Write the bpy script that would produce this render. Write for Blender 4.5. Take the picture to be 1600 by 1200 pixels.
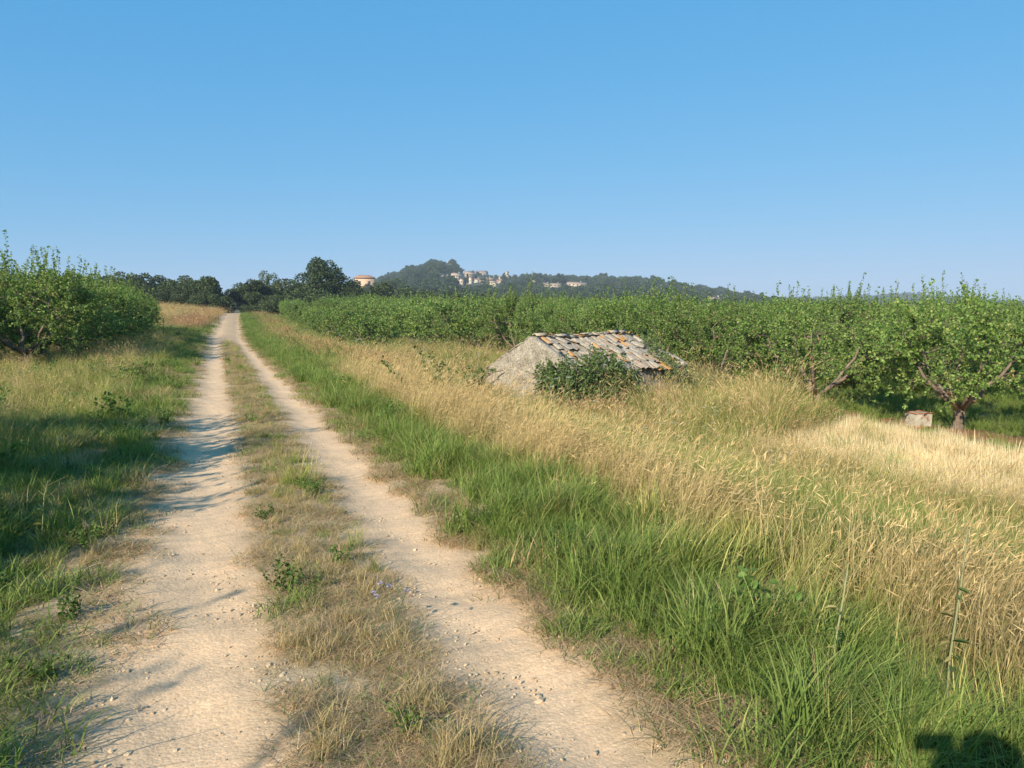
import bpy, bmesh, math, random
import numpy as np
from mathutils import Vector, Matrix

# ------------------------------------------------------------------ camera, sky, sun, exposure
for o in list(bpy.data.objects):
    bpy.data.objects.remove(o, do_unlink=True)
scene = bpy.context.scene
col = scene.collection
CAM_H, FPX, HORIZON = 1.75, 1200.0, 490.0
PITCH = math.atan((600.0 - HORIZON) / FPX)
cam_data = bpy.data.cameras.new('camera')
cam = bpy.data.objects.new('camera', cam_data)
col.objects.link(cam)
cam.location = (0, 0, CAM_H)
cam.rotation_euler = (math.radians(90) - PITCH, 0, 0)
cam_data.sensor_width = 36.0
cam_data.lens = 27.0
cam_data.clip_start = 0.03
cam_data.clip_end = 9000.0
scene.camera = cam

def ray(px, py):
    """direction through a photo pixel (1600x1200), scaled to one metre of forward distance"""
    u = (px - 800.0) / FPX
    v = (py - 600.0) / FPX
    d = np.array([u, math.cos(PITCH) - v * math.sin(PITCH), -math.sin(PITCH) - v * math.cos(PITCH)])
    return d / d[1]

ANTI = ray(1452, 1152)                       # the photographer's own shadow shows where the sun stands
ANTI = ANTI / np.linalg.norm(ANTI)
SUN_EL = math.asin(-ANTI[2])
SUN_AZ = math.atan2(-ANTI[0], -ANTI[1])      # azimuth of the sun from +Y towards +X
world = bpy.data.worlds.new('World')
scene.world = world
world.use_nodes = True
wn, wl = world.node_tree.nodes, world.node_tree.links
wn.clear()
sky = wn.new('ShaderNodeTexSky')
sky.sky_type = 'NISHITA'
sky.sun_disc = False
sky.sun_elevation = SUN_EL
sky.sun_rotation = SUN_AZ
sky.altitude = 100.0
sky.air_density = 1.0
sky.dust_density = 0.35
sky.ozone_density = 1.6
bg = wn.new('ShaderNodeBackground')
bg.inputs['Strength'].default_value = 0.09
wo = wn.new('ShaderNodeOutputWorld')
# the phone's rendering of a clear sky: one tone curve per colour channel, the same over the whole sky
sep, comb = wn.new('ShaderNodeSeparateColor'), wn.new('ShaderNodeCombineColor')
wl.new(sky.outputs[0], sep.inputs[0])
for ch, (gain, power) in enumerate(((0.325, 0.96), (1.62, 0.38), (3.44, 0.21))):
    pw, ml = wn.new('ShaderNodeMath'), wn.new('ShaderNodeMath')
    pw.operation, ml.operation = 'POWER', 'MULTIPLY'
    pw.inputs[1].default_value, ml.inputs[1].default_value = power, gain
    wl.new(sep.outputs[ch], pw.inputs[0])
    wl.new(pw.outputs[0], ml.inputs[0])
    wl.new(ml.outputs[0], comb.inputs[ch])
wl.new(comb.outputs[0], bg.inputs[0])
wl.new(bg.outputs[0], wo.inputs[0])
sun_data = bpy.data.lights.new('sun', 'SUN')
sun_data.energy = 4.4
sun_data.angle = math.radians(0.53)
sun_data.color = (1.0, 0.91, 0.77)
sun = bpy.data.objects.new('sun', sun_data)
col.objects.link(sun)
sun.rotation_euler = Vector(ANTI).to_track_quat('-Z', 'Y').to_euler()
sun.location = (-30, -40, 40)
vs = scene.view_settings
vs.view_transform = 'Standard'
vs.look = 'None'
vs.exposure = 0.85
vs.gamma = 1.0
vs.use_curve_mapping = False

# ------------------------------------------------------------------ helpers
RNG = np.random.default_rng(11)
random.seed(5)

def nrm(a):
    a = np.asarray(a, float)
    return a / np.maximum(np.linalg.norm(a, axis=-1, keepdims=True), 1e-9)

def smooth(e0, e1, x):
    t = np.clip((np.asarray(x, float) - e0) / (e1 - e0), 0, 1)
    return t * t * (3 - 2 * t)

class Noise:
    """cheap smooth noise: a sum of rotated sines, about -1..1"""
    def __init__(self, seed, n=7):
        r = np.random.default_rng(seed)
        a = r.uniform(0, 2 * math.pi, n)
        f = r.uniform(0.6, 1.7, n)
        self.k = np.stack([np.cos(a) * f, np.sin(a) * f], 1)
        self.p = r.uniform(0, 6.28, n)
        self.n = n
    def __call__(self, x, y, scale):
        x = np.asarray(x, float) * (2 * math.pi / scale)
        y = np.asarray(y, float) * (2 * math.pi / scale)
        t = 0
        for (a, b), p in zip(self.k, self.p):
            t = t + np.sin(a * x + b * y + p)
        return t / math.sqrt(self.n) * 0.8
N1, N2, N3, N4 = Noise(1), Noise(2), Noise(3), Noise(4)

def mk_mesh(name, verts, faces, cols=None, smooth_shade=False):
    """faces: list of int arrays (n, k); cols: (nverts, 3) colours"""
    me = bpy.data.meshes.new(name)
    verts = np.asarray(verts, np.float32)
    me.vertices.add(len(verts))
    me.vertices.foreach_set('co', verts.ravel())
    faces = [np.asarray(f, np.int32) for f in faces if len(f)]
    idx = np.concatenate([f.ravel() for f in faces])
    cnt = np.concatenate([np.full(len(f), f.shape[1], np.int32) for f in faces])
    st = np.concatenate([[0], np.cumsum(cnt)[:-1]]).astype(np.int32)
    me.loops.add(len(idx))
    me.loops.foreach_set('vertex_index', idx)
    me.polygons.add(len(cnt))
    me.polygons.foreach_set('loop_start', st)
    me.polygons.foreach_set('loop_total', cnt)
    if smooth_shade:
        me.polygons.foreach_set('use_smooth', np.ones(len(cnt), bool))
    if cols is not None:
        at = me.attributes.new('Col', 'FLOAT_COLOR', 'POINT')
        c4 = np.ones((len(verts), 4), np.float32)
        c4[:, :3] = cols
        at.data.foreach_set('color', c4.ravel())
    me.update(calc_edges=True)
    me.validate()
    return me

class Geo:
    """collects pieces of geometry for ONE mesh"""
    def __init__(self):
        self.v, self.f, self.c, self.n = [], {}, [], 0
    def add(self, v, faces, c=None):
        v = np.asarray(v, float).reshape(-1, 3)
        if not isinstance(faces, list) or (len(faces) and np.isscalar(faces[0][0])):
            faces = [faces]
        for f in faces:
            f = np.asarray(f, int)
            if len(f):
                self.f.setdefault(f.shape[1], []).append(f + self.n)
        self.v.append(v)
        cc = np.ones((len(v), 3)) * (np.asarray(c, float) if c is not None else 1.0)
        self.c.append(cc)
        self.n += len(v)
        return self
    def box(self, lo, hi, c=None, rot=None, jit=0.0, rng=None):
        lo, hi = np.array(lo, float), np.array(hi, float)
        k = np.array([[0,0,0],[1,0,0],[1,1,0],[0,1,0],[0,0,1],[1,0,1],[1,1,1],[0,1,1]], float)
        v = lo + k * (hi - lo)
        if jit:
            v = v + (rng or RNG).normal(0, jit, v.shape)
        if rot is not None:
            v = v @ np.array(rot).T
        return self.add(v, np.array([[0,3,2,1],[4,5,6,7],[0,1,5,4],[1,2,6,5],[2,3,7,6],[3,0,4,7]]), c)
    def tube(self, pts, rad, sides=6, c=None, cap=True):
        pts = np.asarray(pts, float)
        n = len(pts)
        rad = np.ones(n) * rad
        t = nrm(np.gradient(pts, axis=0))
        ref = np.array([0.31, 0.17, 1.0]) if abs(t[:, 2]).mean() < 0.8 else np.array([1.0, 0.2, 0.1])
        a = nrm(np.cross(t, ref)); b = np.cross(t, a)
        ang = np.arange(sides) * 2 * math.pi / sides
        v = pts[:, None] + rad[:, None, None] * (np.cos(ang)[None, :, None] * a[:, None] + np.sin(ang)[None, :, None] * b[:, None])
        i = np.arange(n - 1)[:, None] * sides
        j = np.arange(sides)[None]
        q = np.stack([i + j, i + (j + 1) % sides, i + sides + (j + 1) % sides, i + sides + j], -1).reshape(-1, 4)
        fs = [q]
        if cap:
            fs.append(np.array([[*range(sides - 1, -1, -1)], [(n - 1) * sides + k for k in range(sides)]]))
        for f in fs:
            self.f.setdefault(f.shape[1], []).append(f + self.n)
        self.v.append(v.reshape(-1, 3)); self.c.append(np.ones((n * sides, 3)) * (np.asarray(c, float) if c is not None else 1.0)); self.n += n * sides
        return self
    def mesh(self, name, smooth_shade=False):
        return mk_mesh(name, np.concatenate(self.v), [np.concatenate(x) for x in self.f.values()], np.concatenate(self.c), smooth_shade)

def tag(o, label=None, cat=None, group=None, kind=None):
    if label: o['label'] = label
    if cat: o['category'] = cat
    if group: o['group'] = group
    if kind: o['kind'] = kind
    return o

def obj(name, me, mat=None, parent=None, loc=(0, 0, 0), rot=(0, 0, 0), scale=(1, 1, 1)):
    if isinstance(me, Geo):
        me = me.mesh(name)
    o = bpy.data.objects.new(name, me)
    if mat is not None and me is not None and not me.materials:
        me.materials.append(mat)
    o.location, o.rotation_euler, o.scale = loc, rot, scale
    o.parent = parent
    col.objects.link(o)
    return o

def empty(name, loc, rz=0.0, label=None, cat=None, group=None):
    o = bpy.data.objects.new(name, None)
    o.empty_display_size = 0.2
    o.location = loc
    o.rotation_euler = (0, 0, rz)
    col.objects.link(o)
    return tag(o, label, cat, group)

def copy_tree(o, parent=None):
    c = o.copy()
    col.objects.link(c)
    c.parent = parent
    for ch in o.children:
        copy_tree(ch, c)
    return c

# ------------------------------------------------------------------ materials
def new_mat(name):
    m = bpy.data.materials.new(name)
    m.use_nodes = True
    nt = m.node_tree
    nt.nodes.clear()
    out = nt.nodes.new('ShaderNodeOutputMaterial')
    return m, nt, out

def N(nt, typ, **kw):
    n = nt.nodes.new(typ)
    for k, v in kw.items():
        if k.startswith('i_'):
            key = k[2:]
            n.inputs[int(key) if key.isdigit() else key.replace('_', ' ')].default_value = v
        else:
            setattr(n, k, v)
    return n

def mixc(nt, a, b, fac, mode='MIX'):
    m = nt.nodes.new('ShaderNodeMix')
    m.data_type = 'RGBA'
    m.blend_type = mode
    for sock, val in ((m.inputs[0], fac), (m.inputs[6], a), (m.inputs[7], b)):
        if hasattr(val, 'is_linked') or hasattr(val, 'links'):
            nt.links.new(val, sock)
        elif isinstance(val, (int, float)):
            sock.default_value = val
        else:
            sock.default_value = (*val, 1.0)
    return m.outputs[2]

def ramp(nt, fac, stops):
    r = nt.nodes.new('ShaderNodeValToRGB')
    nt.links.new(fac, r.inputs[0])
    els = r.color_ramp.elements
    while len(els) < len(stops):
        els.new(0.5)
    for e, (p, c) in zip(els, stops):
        e.position = p
        e.color = (*c, 1.0) if not isinstance(c, (int, float)) else (c, c, c, 1.0)
    return r.outputs[0]

def noise_tex(nt, scale, detail=4.0, rough=0.55, coord=None):
    n = N(nt, 'ShaderNodeTexNoise')
    n.inputs['Scale'].default_value = scale
    n.inputs['Detail'].default_value = detail
    n.inputs['Roughness'].default_value = rough
    if coord is not None:
        nt.links.new(coord, n.inputs['Vector'])
    return n.outputs['Fac']

def mat_foliage(name, gain=(1, 1, 1), translucent=0.3, rough=0.55, spec=0.25, vary=0.35):
    """leaf or blade: colour from the mesh's own Col attribute, varied per instance"""
    m, nt, out = new_mat(name)
    at = N(nt, 'ShaderNodeAttribute', attribute_name='Col')
    oi = N(nt, 'ShaderNodeObjectInfo')
    mr = N(nt, 'ShaderNodeMapRange')
    mr.inputs[3].default_value = 1 - vary
    mr.inputs[4].default_value = 1 + vary
    nt.links.new(oi.outputs['Random'], mr.inputs[0])
    c = mixc(nt, at.outputs['Color'], mr.outputs[0], 1.0, 'MULTIPLY')
    c = mixc(nt, c, gain, 1.0, 'MULTIPLY')
    b = N(nt, 'ShaderNodeBsdfPrincipled', i_Roughness=rough)
    b.inputs['Specular IOR Level'].default_value = spec
    nt.links.new(c, b.inputs['Base Color'])
    t = N(nt, 'ShaderNodeBsdfTranslucent')
    c2 = mixc(nt, c, (1.15, 1.1, 0.55), 1.0, 'MULTIPLY')
    nt.links.new(c2, t.inputs['Color'])
    mx = N(nt, 'ShaderNodeMixShader')
    mx.inputs[0].default_value = translucent
    nt.links.new(b.outputs[0], mx.inputs[1])
    nt.links.new(t.outputs[0], mx.inputs[2])
    nt.links.new(mx.outputs[0], out.inputs[0])
    return m

def mat_solid(name, stops, scale=6.0, rough=0.85, bump=0.3, bscale=40.0, vary=0.2, attr=False, bdist=0.02, spec=0.2):
    """rough mineral / wood / metal surface: noise ramp colour + fine bump"""
    m, nt, out = new_mat(name)
    tc = N(nt, 'ShaderNodeTexCoord')
    f = noise_tex(nt, scale, 6.0, 0.62, tc.outputs['Object'])
    c = ramp(nt, f, stops)
    if attr:
        at = N(nt, 'ShaderNodeAttribute', attribute_name='Col')
        c = mixc(nt, c, at.outputs['Color'], 1.0, 'MULTIPLY')
    oi = N(nt, 'ShaderNodeObjectInfo')
    mr = N(nt, 'ShaderNodeMapRange')
    mr.inputs[3].default_value = 1 - vary
    mr.inputs[4].default_value = 1 + vary
    nt.links.new(oi.outputs['Random'], mr.inputs[0])
    c = mixc(nt, c, mr.outputs[0], 1.0, 'MULTIPLY')
    b = N(nt, 'ShaderNodeBsdfPrincipled', i_Roughness=rough)
    b.inputs['Specular IOR Level'].default_value = spec
    nt.links.new(c, b.inputs['Base Color'])
    if bump:
        bp = N(nt, 'ShaderNodeBump')
        bp.inputs['Strength'].default_value = bump
        bp.inputs['Distance'].default_value = bdist
        nt.links.new(noise_tex(nt, bscale, 5.0, 0.6, tc.outputs['Object']), bp.inputs['Height'])
        nt.links.new(bp.outputs[0], b.inputs['Normal'])
    nt.links.new(b.outputs[0], out.inputs[0])
    return m

M = {}
M['leaf'] = mat_foliage('apricot_leaf', (1.46, 1.42, 1.2), 0.40, 0.5, 0.25, 0.18)
M['oak'] = mat_foliage('evergreen_leaf', (1.2, 1.15, 1.0), 0.15, 0.6, 0.2, 0.25)
M['wood_far'] = mat_foliage('far_wood_leaf', (1, 1, 1), 0.12, 0.7, 0.1, 0.35)
M['blade'] = mat_foliage('grass_blade', (1.30, 1.27, 0.95), 0.38, 0.6, 0.2, 0.22)
M['straw'] = mat_foliage('straw_blade', (1.12, 1.07, 0.96), 0.30, 0.65, 0.2, 0.18)
M['flower'] = mat_foliage('flower_petal', (1, 1, 1), 0.25, 0.7, 0.1, 0.1)
M['bark'] = mat_solid('bark', [(0.3, (0.10, 0.075, 0.055)), (0.55, (0.19, 0.14, 0.10)), (0.75, (0.27, 0.21, 0.16))], 9, 0.9, 0.7, 35, 0.15)
M['bark_cut'] = mat_solid('cut_bark', [(0.3, (0.22, 0.14, 0.085)), (0.55, (0.36, 0.25, 0.155)), (0.8, (0.46, 0.34, 0.22))], 8, 0.9, 0.6, 35, 0.1)
M['twig'] = mat_solid('dead_twig', [(0.3, (0.16, 0.12, 0.095)), (0.7, (0.30, 0.24, 0.19))], 12, 0.9, 0.3, 60, 0.2)
# ------------------------------------------------------------------ the lie of the land
# the track runs straight; s = metres along it, q = metres to its right
TX, TY = -0.3577, 0.9338
P0 = (0.69, 0.0)
def sq(x, y):
    dx, dy = np.asarray(x, float) - P0[0], np.asarray(y, float) - P0[1]
    return dx * TX + dy * TY, dx * TY - dy * TX
def xy(s, q):
    s, q = np.asarray(s, float), np.asarray(q, float)
    return P0[0] + s * TX + q * TY, P0[1] + s * TY - q * TX
def bend(s):
    return 0.0185 * np.maximum(np.asarray(s, float) - 54, 0) + 0.00006 * np.maximum(np.asarray(s, float) - 54, 0) ** 2
RS = np.array([-300, 46, 52, 65, 87, 115, 140, 152, 175, 250, 400, 5000.])
RH = np.array([0, 0, .04, .22, .74, 1.30, 1.68, 1.74, 1.60, 1.4, 1.8, 1.8])
def height(x, y):
    s, q = sq(x, y)
    q = q - bend(s)
    h = np.interp(s, RS, RH)
    near = 1 - smooth(70, 120, s)
    h = h - (0.45 + 0.40 * near) * smooth(2.1, 6.8, q) * (1 - smooth(250, 400, s))
    h = h + 0.75 * smooth(95, 135, s) * smooth(2.0, 9.0, -q) * (1 - smooth(150, 220, s)) * (1 - smooth(60, 110, -q))
    rough = smooth(1.1, 2.4, np.abs(q))
    h = h + rough * (0.035 * N1(x, y, 2.3) + 0.05 * N2(x, y, 9.0))
    h = h - 0.045 * (np.exp(-((q + 0.83) / 0.36) ** 2) + np.exp(-((q - 0.68) / 0.30) ** 2)) + 0.012 * N3(x, y, 1.7)
    return h
def hz(x, y):
    return float(height(np.array([x]), np.array([y]))[0])
def at(px, py, h=None):
    """photo pixel -> the ground point it shows (iterating on the ground height)"""
    r = ray(px, py)
    z = 0.0 if h is None else h
    for _ in range(12):
        d = (CAM_H - z) / max(-r[2], 1e-4)
        p = r * d
        if h is None:
            z = 0.5 * z + 0.5 * hz(p[0], p[1])
    return float(p[0]), float(p[1]), float(z)
def project(x, y, z):
    x, y, z = np.asarray(x, float), np.asarray(y, float), np.asarray(z, float) - CAM_H
    dep = y * math.cos(PITCH) - z * math.sin(PITCH)
    dn = -y * math.sin(PITCH) - z * math.cos(PITCH)
    return 800 + FPX * x / dep, 600 + FPX * dn / dep, dep

# --- ground sheet: fine near the camera, coarse towards the horizon
def graded(lo, hi, n, k):
    t = np.linspace(-1, 1, n)
    g = np.sinh(k * t) / math.sinh(k)
    return np.where(t < 0, -g * lo, g * hi)
gx = graded(-3900, 3900, 330, 10.0)
gy = np.concatenate([-np.geomspace(0.4, 120, 24)[::-1], np.linspace(0, 14, 150), 14 + np.cumsum(np.geomspace(0.1, 130, 190))])
gy = gy[gy < 4000]
X, Y = np.meshgrid(gx, gy)
S_, Q_ = sq(X, Y)
Qb = Q_ - bend(S_)
Z = height(X, Y) - (0.07 + 0.0010 * np.maximum(S_ - 25, 0)) * (1 - smooth(1.45, 1.75, np.abs(Qb) - 0.035 * np.maximum(S_ - 25, 0))) * (S_ < 172) * (S_ > -6)
ny, nx = X.shape
ii = (np.arange(ny - 1)[:, None] * nx + np.arange(nx - 1)[None]).ravel()
quads = np.stack([ii, ii + 1, ii + nx + 1, ii + nx], 1)
soil = np.array([0.23, 0.175, 0.105]); turf = np.array([0.10, 0.13, 0.045]); straw = np.array([0.40, 0.31, 0.165])
red = np.array([0.42, 0.215, 0.11]); stub = np.array([0.55, 0.44, 0.26])
gc = np.zeros((ny, nx, 3))
mixn = smooth(-0.5, 0.7, N2(X, Y, 3.1) + 0.5 * N1(X, Y, 0.9))[..., None]
gc[:] = turf * (1 - mixn) + (0.5 * soil + 0.5 * straw) * mixn
def zone(mask, c):
    global gc
    m = np.clip(mask, 0, 1)[..., None]
    gc = gc * (1 - m) + np.asarray(c) * m
zone((1 - smooth(1.5, 2.1, np.abs(Qb) + 0.12 * N1(X, Y, 0.8))), 0.45 * soil + 0.55 * straw)
zone(smooth(7.3, 8.3, Qb + 0.5 * N2(X, Y, 4)) * (1 - smooth(13.0, 13.3, Qb + 0.15 * N1(X, Y, 2))) * (1 - smooth(11.6, 12.8, S_ - 0.75 * np.clip(Qb - 9.5, 0, 4))), stub * 0.8)
zone(smooth(13.75, 13.95, Qb + 0.1 * N1(X, Y, 1.5)) * (1 - smooth(14.9, 15.2, Qb + 0.12 * N3(X, Y, 2))) * (1 - smooth(40, 50, S_)), red * 0.85)
zone(smooth(64, 70, S_ + 1.5 * N1(X, Y, 9)) * (1 - smooth(96, 104, S_ + 3 * N2(X, Y, 14))) * smooth(5.5, 7.5, -Qb) * (1 - smooth(45, 60, -Qb)), red)
zone(smooth(100, 108, S_) * (1 - smooth(150, 170, S_)) * smooth(2.5, 4, -Qb), straw * 1.0)
ground_me = mk_mesh('ground', np.stack([X, Y, Z], -1).reshape(-1, 3), [quads], gc.reshape(-1, 3), True)
m, nt, out = new_mat('ground_soil')
geo_n = N(nt, 'ShaderNodeNewGeometry')
a_ = N(nt, 'ShaderNodeAttribute', attribute_name='Col')
f1 = noise_tex(nt, 1.3, 6, 0.65, geo_n.outputs['Position'])
f2 = noise_tex(nt, 22.0, 6, 0.7, geo_n.outputs['Position'])
c = mixc(nt, a_.outputs['Color'], ramp(nt, f1, [(0.3, (0.62, 0.66, 0.6)), (0.7, (1.25, 1.18, 1.1))]), 1.0, 'MULTIPLY')
c = mixc(nt, c, ramp(nt, f2, [(0.3, 0.65), (0.7, 1.3)]), 1.0, 'MULTIPLY')
b_ = N(nt, 'ShaderNodeBsdfPrincipled', i_Roughness=0.95)
b_.inputs['Specular IOR Level'].default_value = 0.1
nt.links.new(c, b_.inputs['Base Color'])
bp = N(nt, 'ShaderNodeBump'); bp.inputs['Strength'].default_value = 0.7; bp.inputs['Distance'].default_value = 0.04
nt.links.new(f2, bp.inputs['Height']); nt.links.new(bp.outputs[0], b_.inputs['Normal'])
nt.links.new(b_.outputs[0], out.inputs[0])
M['ground'] = m
tag(obj('ground', ground_me, M['ground']), 'dry grassy earth of the fields on both sides of the track', kind='structure')

# --- the track: gravel sheet with two worn ruts
ss = np.concatenate([np.arange(-4, 10, 0.035), np.arange(10, 30, 0.09), np.arange(30, 172, 0.4)])
qq = np.linspace(-2.0, 2.0, 104)
Sg, Qg = np.meshgrid(ss, qq, indexing='ij')
edge = np.where(Qg > 0, 1.03, 1.27) + 0.07 * N4(Sg, np.sign(Qg) * 9 + 0 * Sg, 1.6) + 0.06 * N2(Sg, np.sign(Qg) * 5 + 0 * Sg, 0.5)
spread = 1 + 0.0045 * np.maximum(Sg - 50, 0)
Xg, Yg = xy(Sg, Qg * spread + bend(Sg))
Zg = height(Xg, Yg) + 0.004 * N1(Xg, Yg, 0.23) + 0.0025 * N3(Xg, Yg, 0.11) + 0.006 * N2(Xg, Yg, 0.6)
fade = smooth(1.72, 1.98, np.abs(Qg))
sandy = 1 - smooth(-0.13, 0.17, np.abs(Qg) - edge + 0.05 * N1(Xg, Yg, 0.33) + 0.03 * N3(Xg, Yg, 0.14))
Zg = Zg + 0.010 + 0.0007 * np.maximum(Sg - 25, 0) - 0.07 * fade + 0.012 * smooth(1.3, 1.7, np.abs(Qg))
n1, n2 = Sg.shape
ii = (np.arange(n1 - 1)[:, None] * n2 + np.arange(n2 - 1)[None]).ravel()
quads = np.stack([ii, ii + n2, ii + n2 + 1, ii + 1], 1)
rutc = np.exp(-((Qg + 0.83) / 0.36) ** 2) + np.exp(-((Qg - 0.68) / 0.30) ** 2)
tc_ = np.array([0.615, 0.43, 0.255]) * (1 - rutc[..., None]) * 0.88 + np.array([0.675, 0.475, 0.29]) * rutc[..., None]
strip = (1 - smooth(0.25, 0.48, np.abs(Qg + 0.04) + 0.08 * N1(Xg, Yg, 0.7))) * (1 - smooth(48, 54, Sg))
tc_ = tc_ * (1 - strip[..., None]) + np.array([0.40, 0.31, 0.19]) * strip[..., None]
vergec = np.array([0.40, 0.30, 0.175]) * (1 + 0.25 * N2(Xg, Yg, 0.4))[..., None]
tc_ = tc_ * sandy[..., None] + vergec * (1 - sandy[..., None])
track_me = mk_mesh('track', np.stack([Xg, Yg, Zg], -1).reshape(-1, 3), [quads[:, ::-1]], tc_.reshape(-1, 3), True)
m, nt, out = new_mat('track_gravel')
geo_n = N(nt, 'ShaderNodeNewGeometry')
a_ = N(nt, 'ShaderNodeAttribute', attribute_name='Col')
pos = geo_n.outputs['Position']
f1 = noise_tex(nt, 2.2, 6, 0.6, pos)
f2 = noise_tex(nt, 70.0, 5, 0.7, pos)
vor = N(nt, 'ShaderNodeTexVoronoi', i_Scale=75.0)
nt.links.new(pos, vor.inputs['Vector'])
vor2 = N(nt, 'ShaderNodeTexVoronoi', i_Scale=32.0)
nt.links.new(pos, vor2.inputs['Vector'])
c = mixc(nt, a_.outputs['Color'], ramp(nt, f1, [(0.3, (0.92, 0.91, 0.89)), (0.68, (1.07, 1.06, 1.05))]), 1.0, 'MULTIPLY')
c = mixc(nt, c, ramp(nt, f2, [(0.3, 0.84), (0.7, 1.10)]), 1.0, 'MULTIPLY')
c = mixc(nt, c, ramp(nt, vor.outputs['Color'], [(0.1, (0.88, 0.86, 0.84)), (0.9, (1.07, 1.07, 1.06))]), 1.0, 'MULTIPLY')
b_ = N(nt, 'ShaderNodeBsdfPrincipled', i_Roughness=0.92)
b_.inputs['Specular IOR Level'].default_value = 0.15
nt.links.new(c, b_.inputs['Base Color'])
hgt = N(nt, 'ShaderNodeMath', operation='MULTIPLY_ADD')
nt.links.new(vor.outputs['Distance'], hgt.inputs[0]); hgt.inputs[1].default_value = -0.7
nt.links.new(f2, hgt.inputs[2])
hg2 = N(nt, 'ShaderNodeMath', operation='MULTIPLY_ADD')
nt.links.new(vor2.outputs['Distance'], hg2.inputs[0]); hg2.inputs[1].default_value = -0.9
nt.links.new(hgt.outputs[0], hg2.inputs[2])
bp = N(nt, 'ShaderNodeBump'); bp.inputs['Strength'].default_value = 0.4; bp.inputs['Distance'].default_value = 0.006
nt.links.new(hg2.outputs[0], bp.inputs['Height']); nt.links.new(bp.outputs[0], b_.inputs['Normal'])
nt.links.new(b_.outputs[0], out.inputs[0])
M['track'] = m
tag(obj('track', track_me, M['track']), 'pale sandy gravel farm track with two worn wheel ruts', kind='structure')

# --- far hills, shaped so that their wooded crests stand where the photograph shows them
def hill_fn(table, d0, dR, canopy, back=0.5):
    tx = np.array([a for a, _ in table], float)
    ty = np.array([b for _, b in table], float)
    def f(px, d):
        ysil = np.interp(px, tx, ty)
        top = CAM_H + (HORIZON - ysil) / FPX * dR - canopy
        t = (np.asarray(d, float) - d0) / (dR - d0)
        up = np.where(t < 1, smooth(-0.15, 1.0, t), 1 - back * smooth(1.0, 2.2, t))
        return top * up + 6.0 * up * N1(px * 6.0, d, 240.0) * np.clip(1 - np.abs(t - 0.5) * 1.6, 0, 1)
    return f
HILL_A = [(0, 486), (300, 480), (400, 468), (500, 455), (560, 447), (600, 437), (630, 428), (655, 419), (675, 413), (692, 411), (704, 413), (714, 419), (722, 424), (745, 429), (770, 432), (800, 432.5), (850, 434), (900, 436), (960, 435.5), (1005, 437.5), (1040, 443), (1080, 449), (1120, 454), (1160, 460), (1230, 470), (1320, 478), (1700, 484)]
HILL_B = [(700, 476), (1050, 472), (1180, 470), (1290, 468), (1345, 465), (1395, 462), (1435, 462.5), (1475, 468), (1530, 473), (1600, 473), (1750, 476), (2200, 480)]
hillA = hill_fn(HILL_A, 380, 1300, 8.5)
hillB = hill_fn(HILL_B, 1500, 2700, 11.0)
KX, KY, KH = (570 - 800) / FPX * 420, 425.0, 13.0
def knoll(x, y):
    return KH * np.exp(-(((x - KX) / 75) ** 2 + ((y - KY) / 70) ** 2)) - 1.0
def hillA_xy(x, y):
    y = np.asarray(y, float)
    return np.maximum(hillA(800 + FPX * np.asarray(x, float) / y, y), knoll(x, y))
def fan(name, f, px0, px1, npx, d0, d1, nd, label, mat):
    px = np.linspace(px0, px1, npx); d = np.linspace(d0, d1, nd)
    PX, D = np.meshgrid(px, d)
    x = (PX - 800) / FPX * D
    z = f(x, D)
    z[0] = -3.0; z[-1] = -3.0; z[:, 0] = -3; z[:, -1] = -3
    ii = (np.arange(nd - 1)[:, None] * npx + np.arange(npx - 1)[None]).ravel()
    q = np.stack([ii, ii + 1, ii + npx + 1, ii + npx], 1)
    tag(obj(name, mk_mesh(name, np.stack([x, D, z], -1).reshape(-1, 3), [q], None, True), mat), label, kind='structure')
M['hill'] = mat_solid('hill_scrub', [(0.35, (0.045, 0.06, 0.025)), (0.6, (0.10, 0.10, 0.05)), (0.8, (0.22, 0.18, 0.11))], 0.02, 0.95, 0, vary=0)
fan('hill', hillA_xy, -100, 1800, 260, 330, 2000, 70, 'wooded hill carrying the old village', M['hill'])
fan('hill', lambda x, y: hillB(800 + FPX * x / y, y), 500, 2200, 120, 1450, 3850, 40, 'low blue wooded ridge far behind the orchard', M['hill'])

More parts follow.
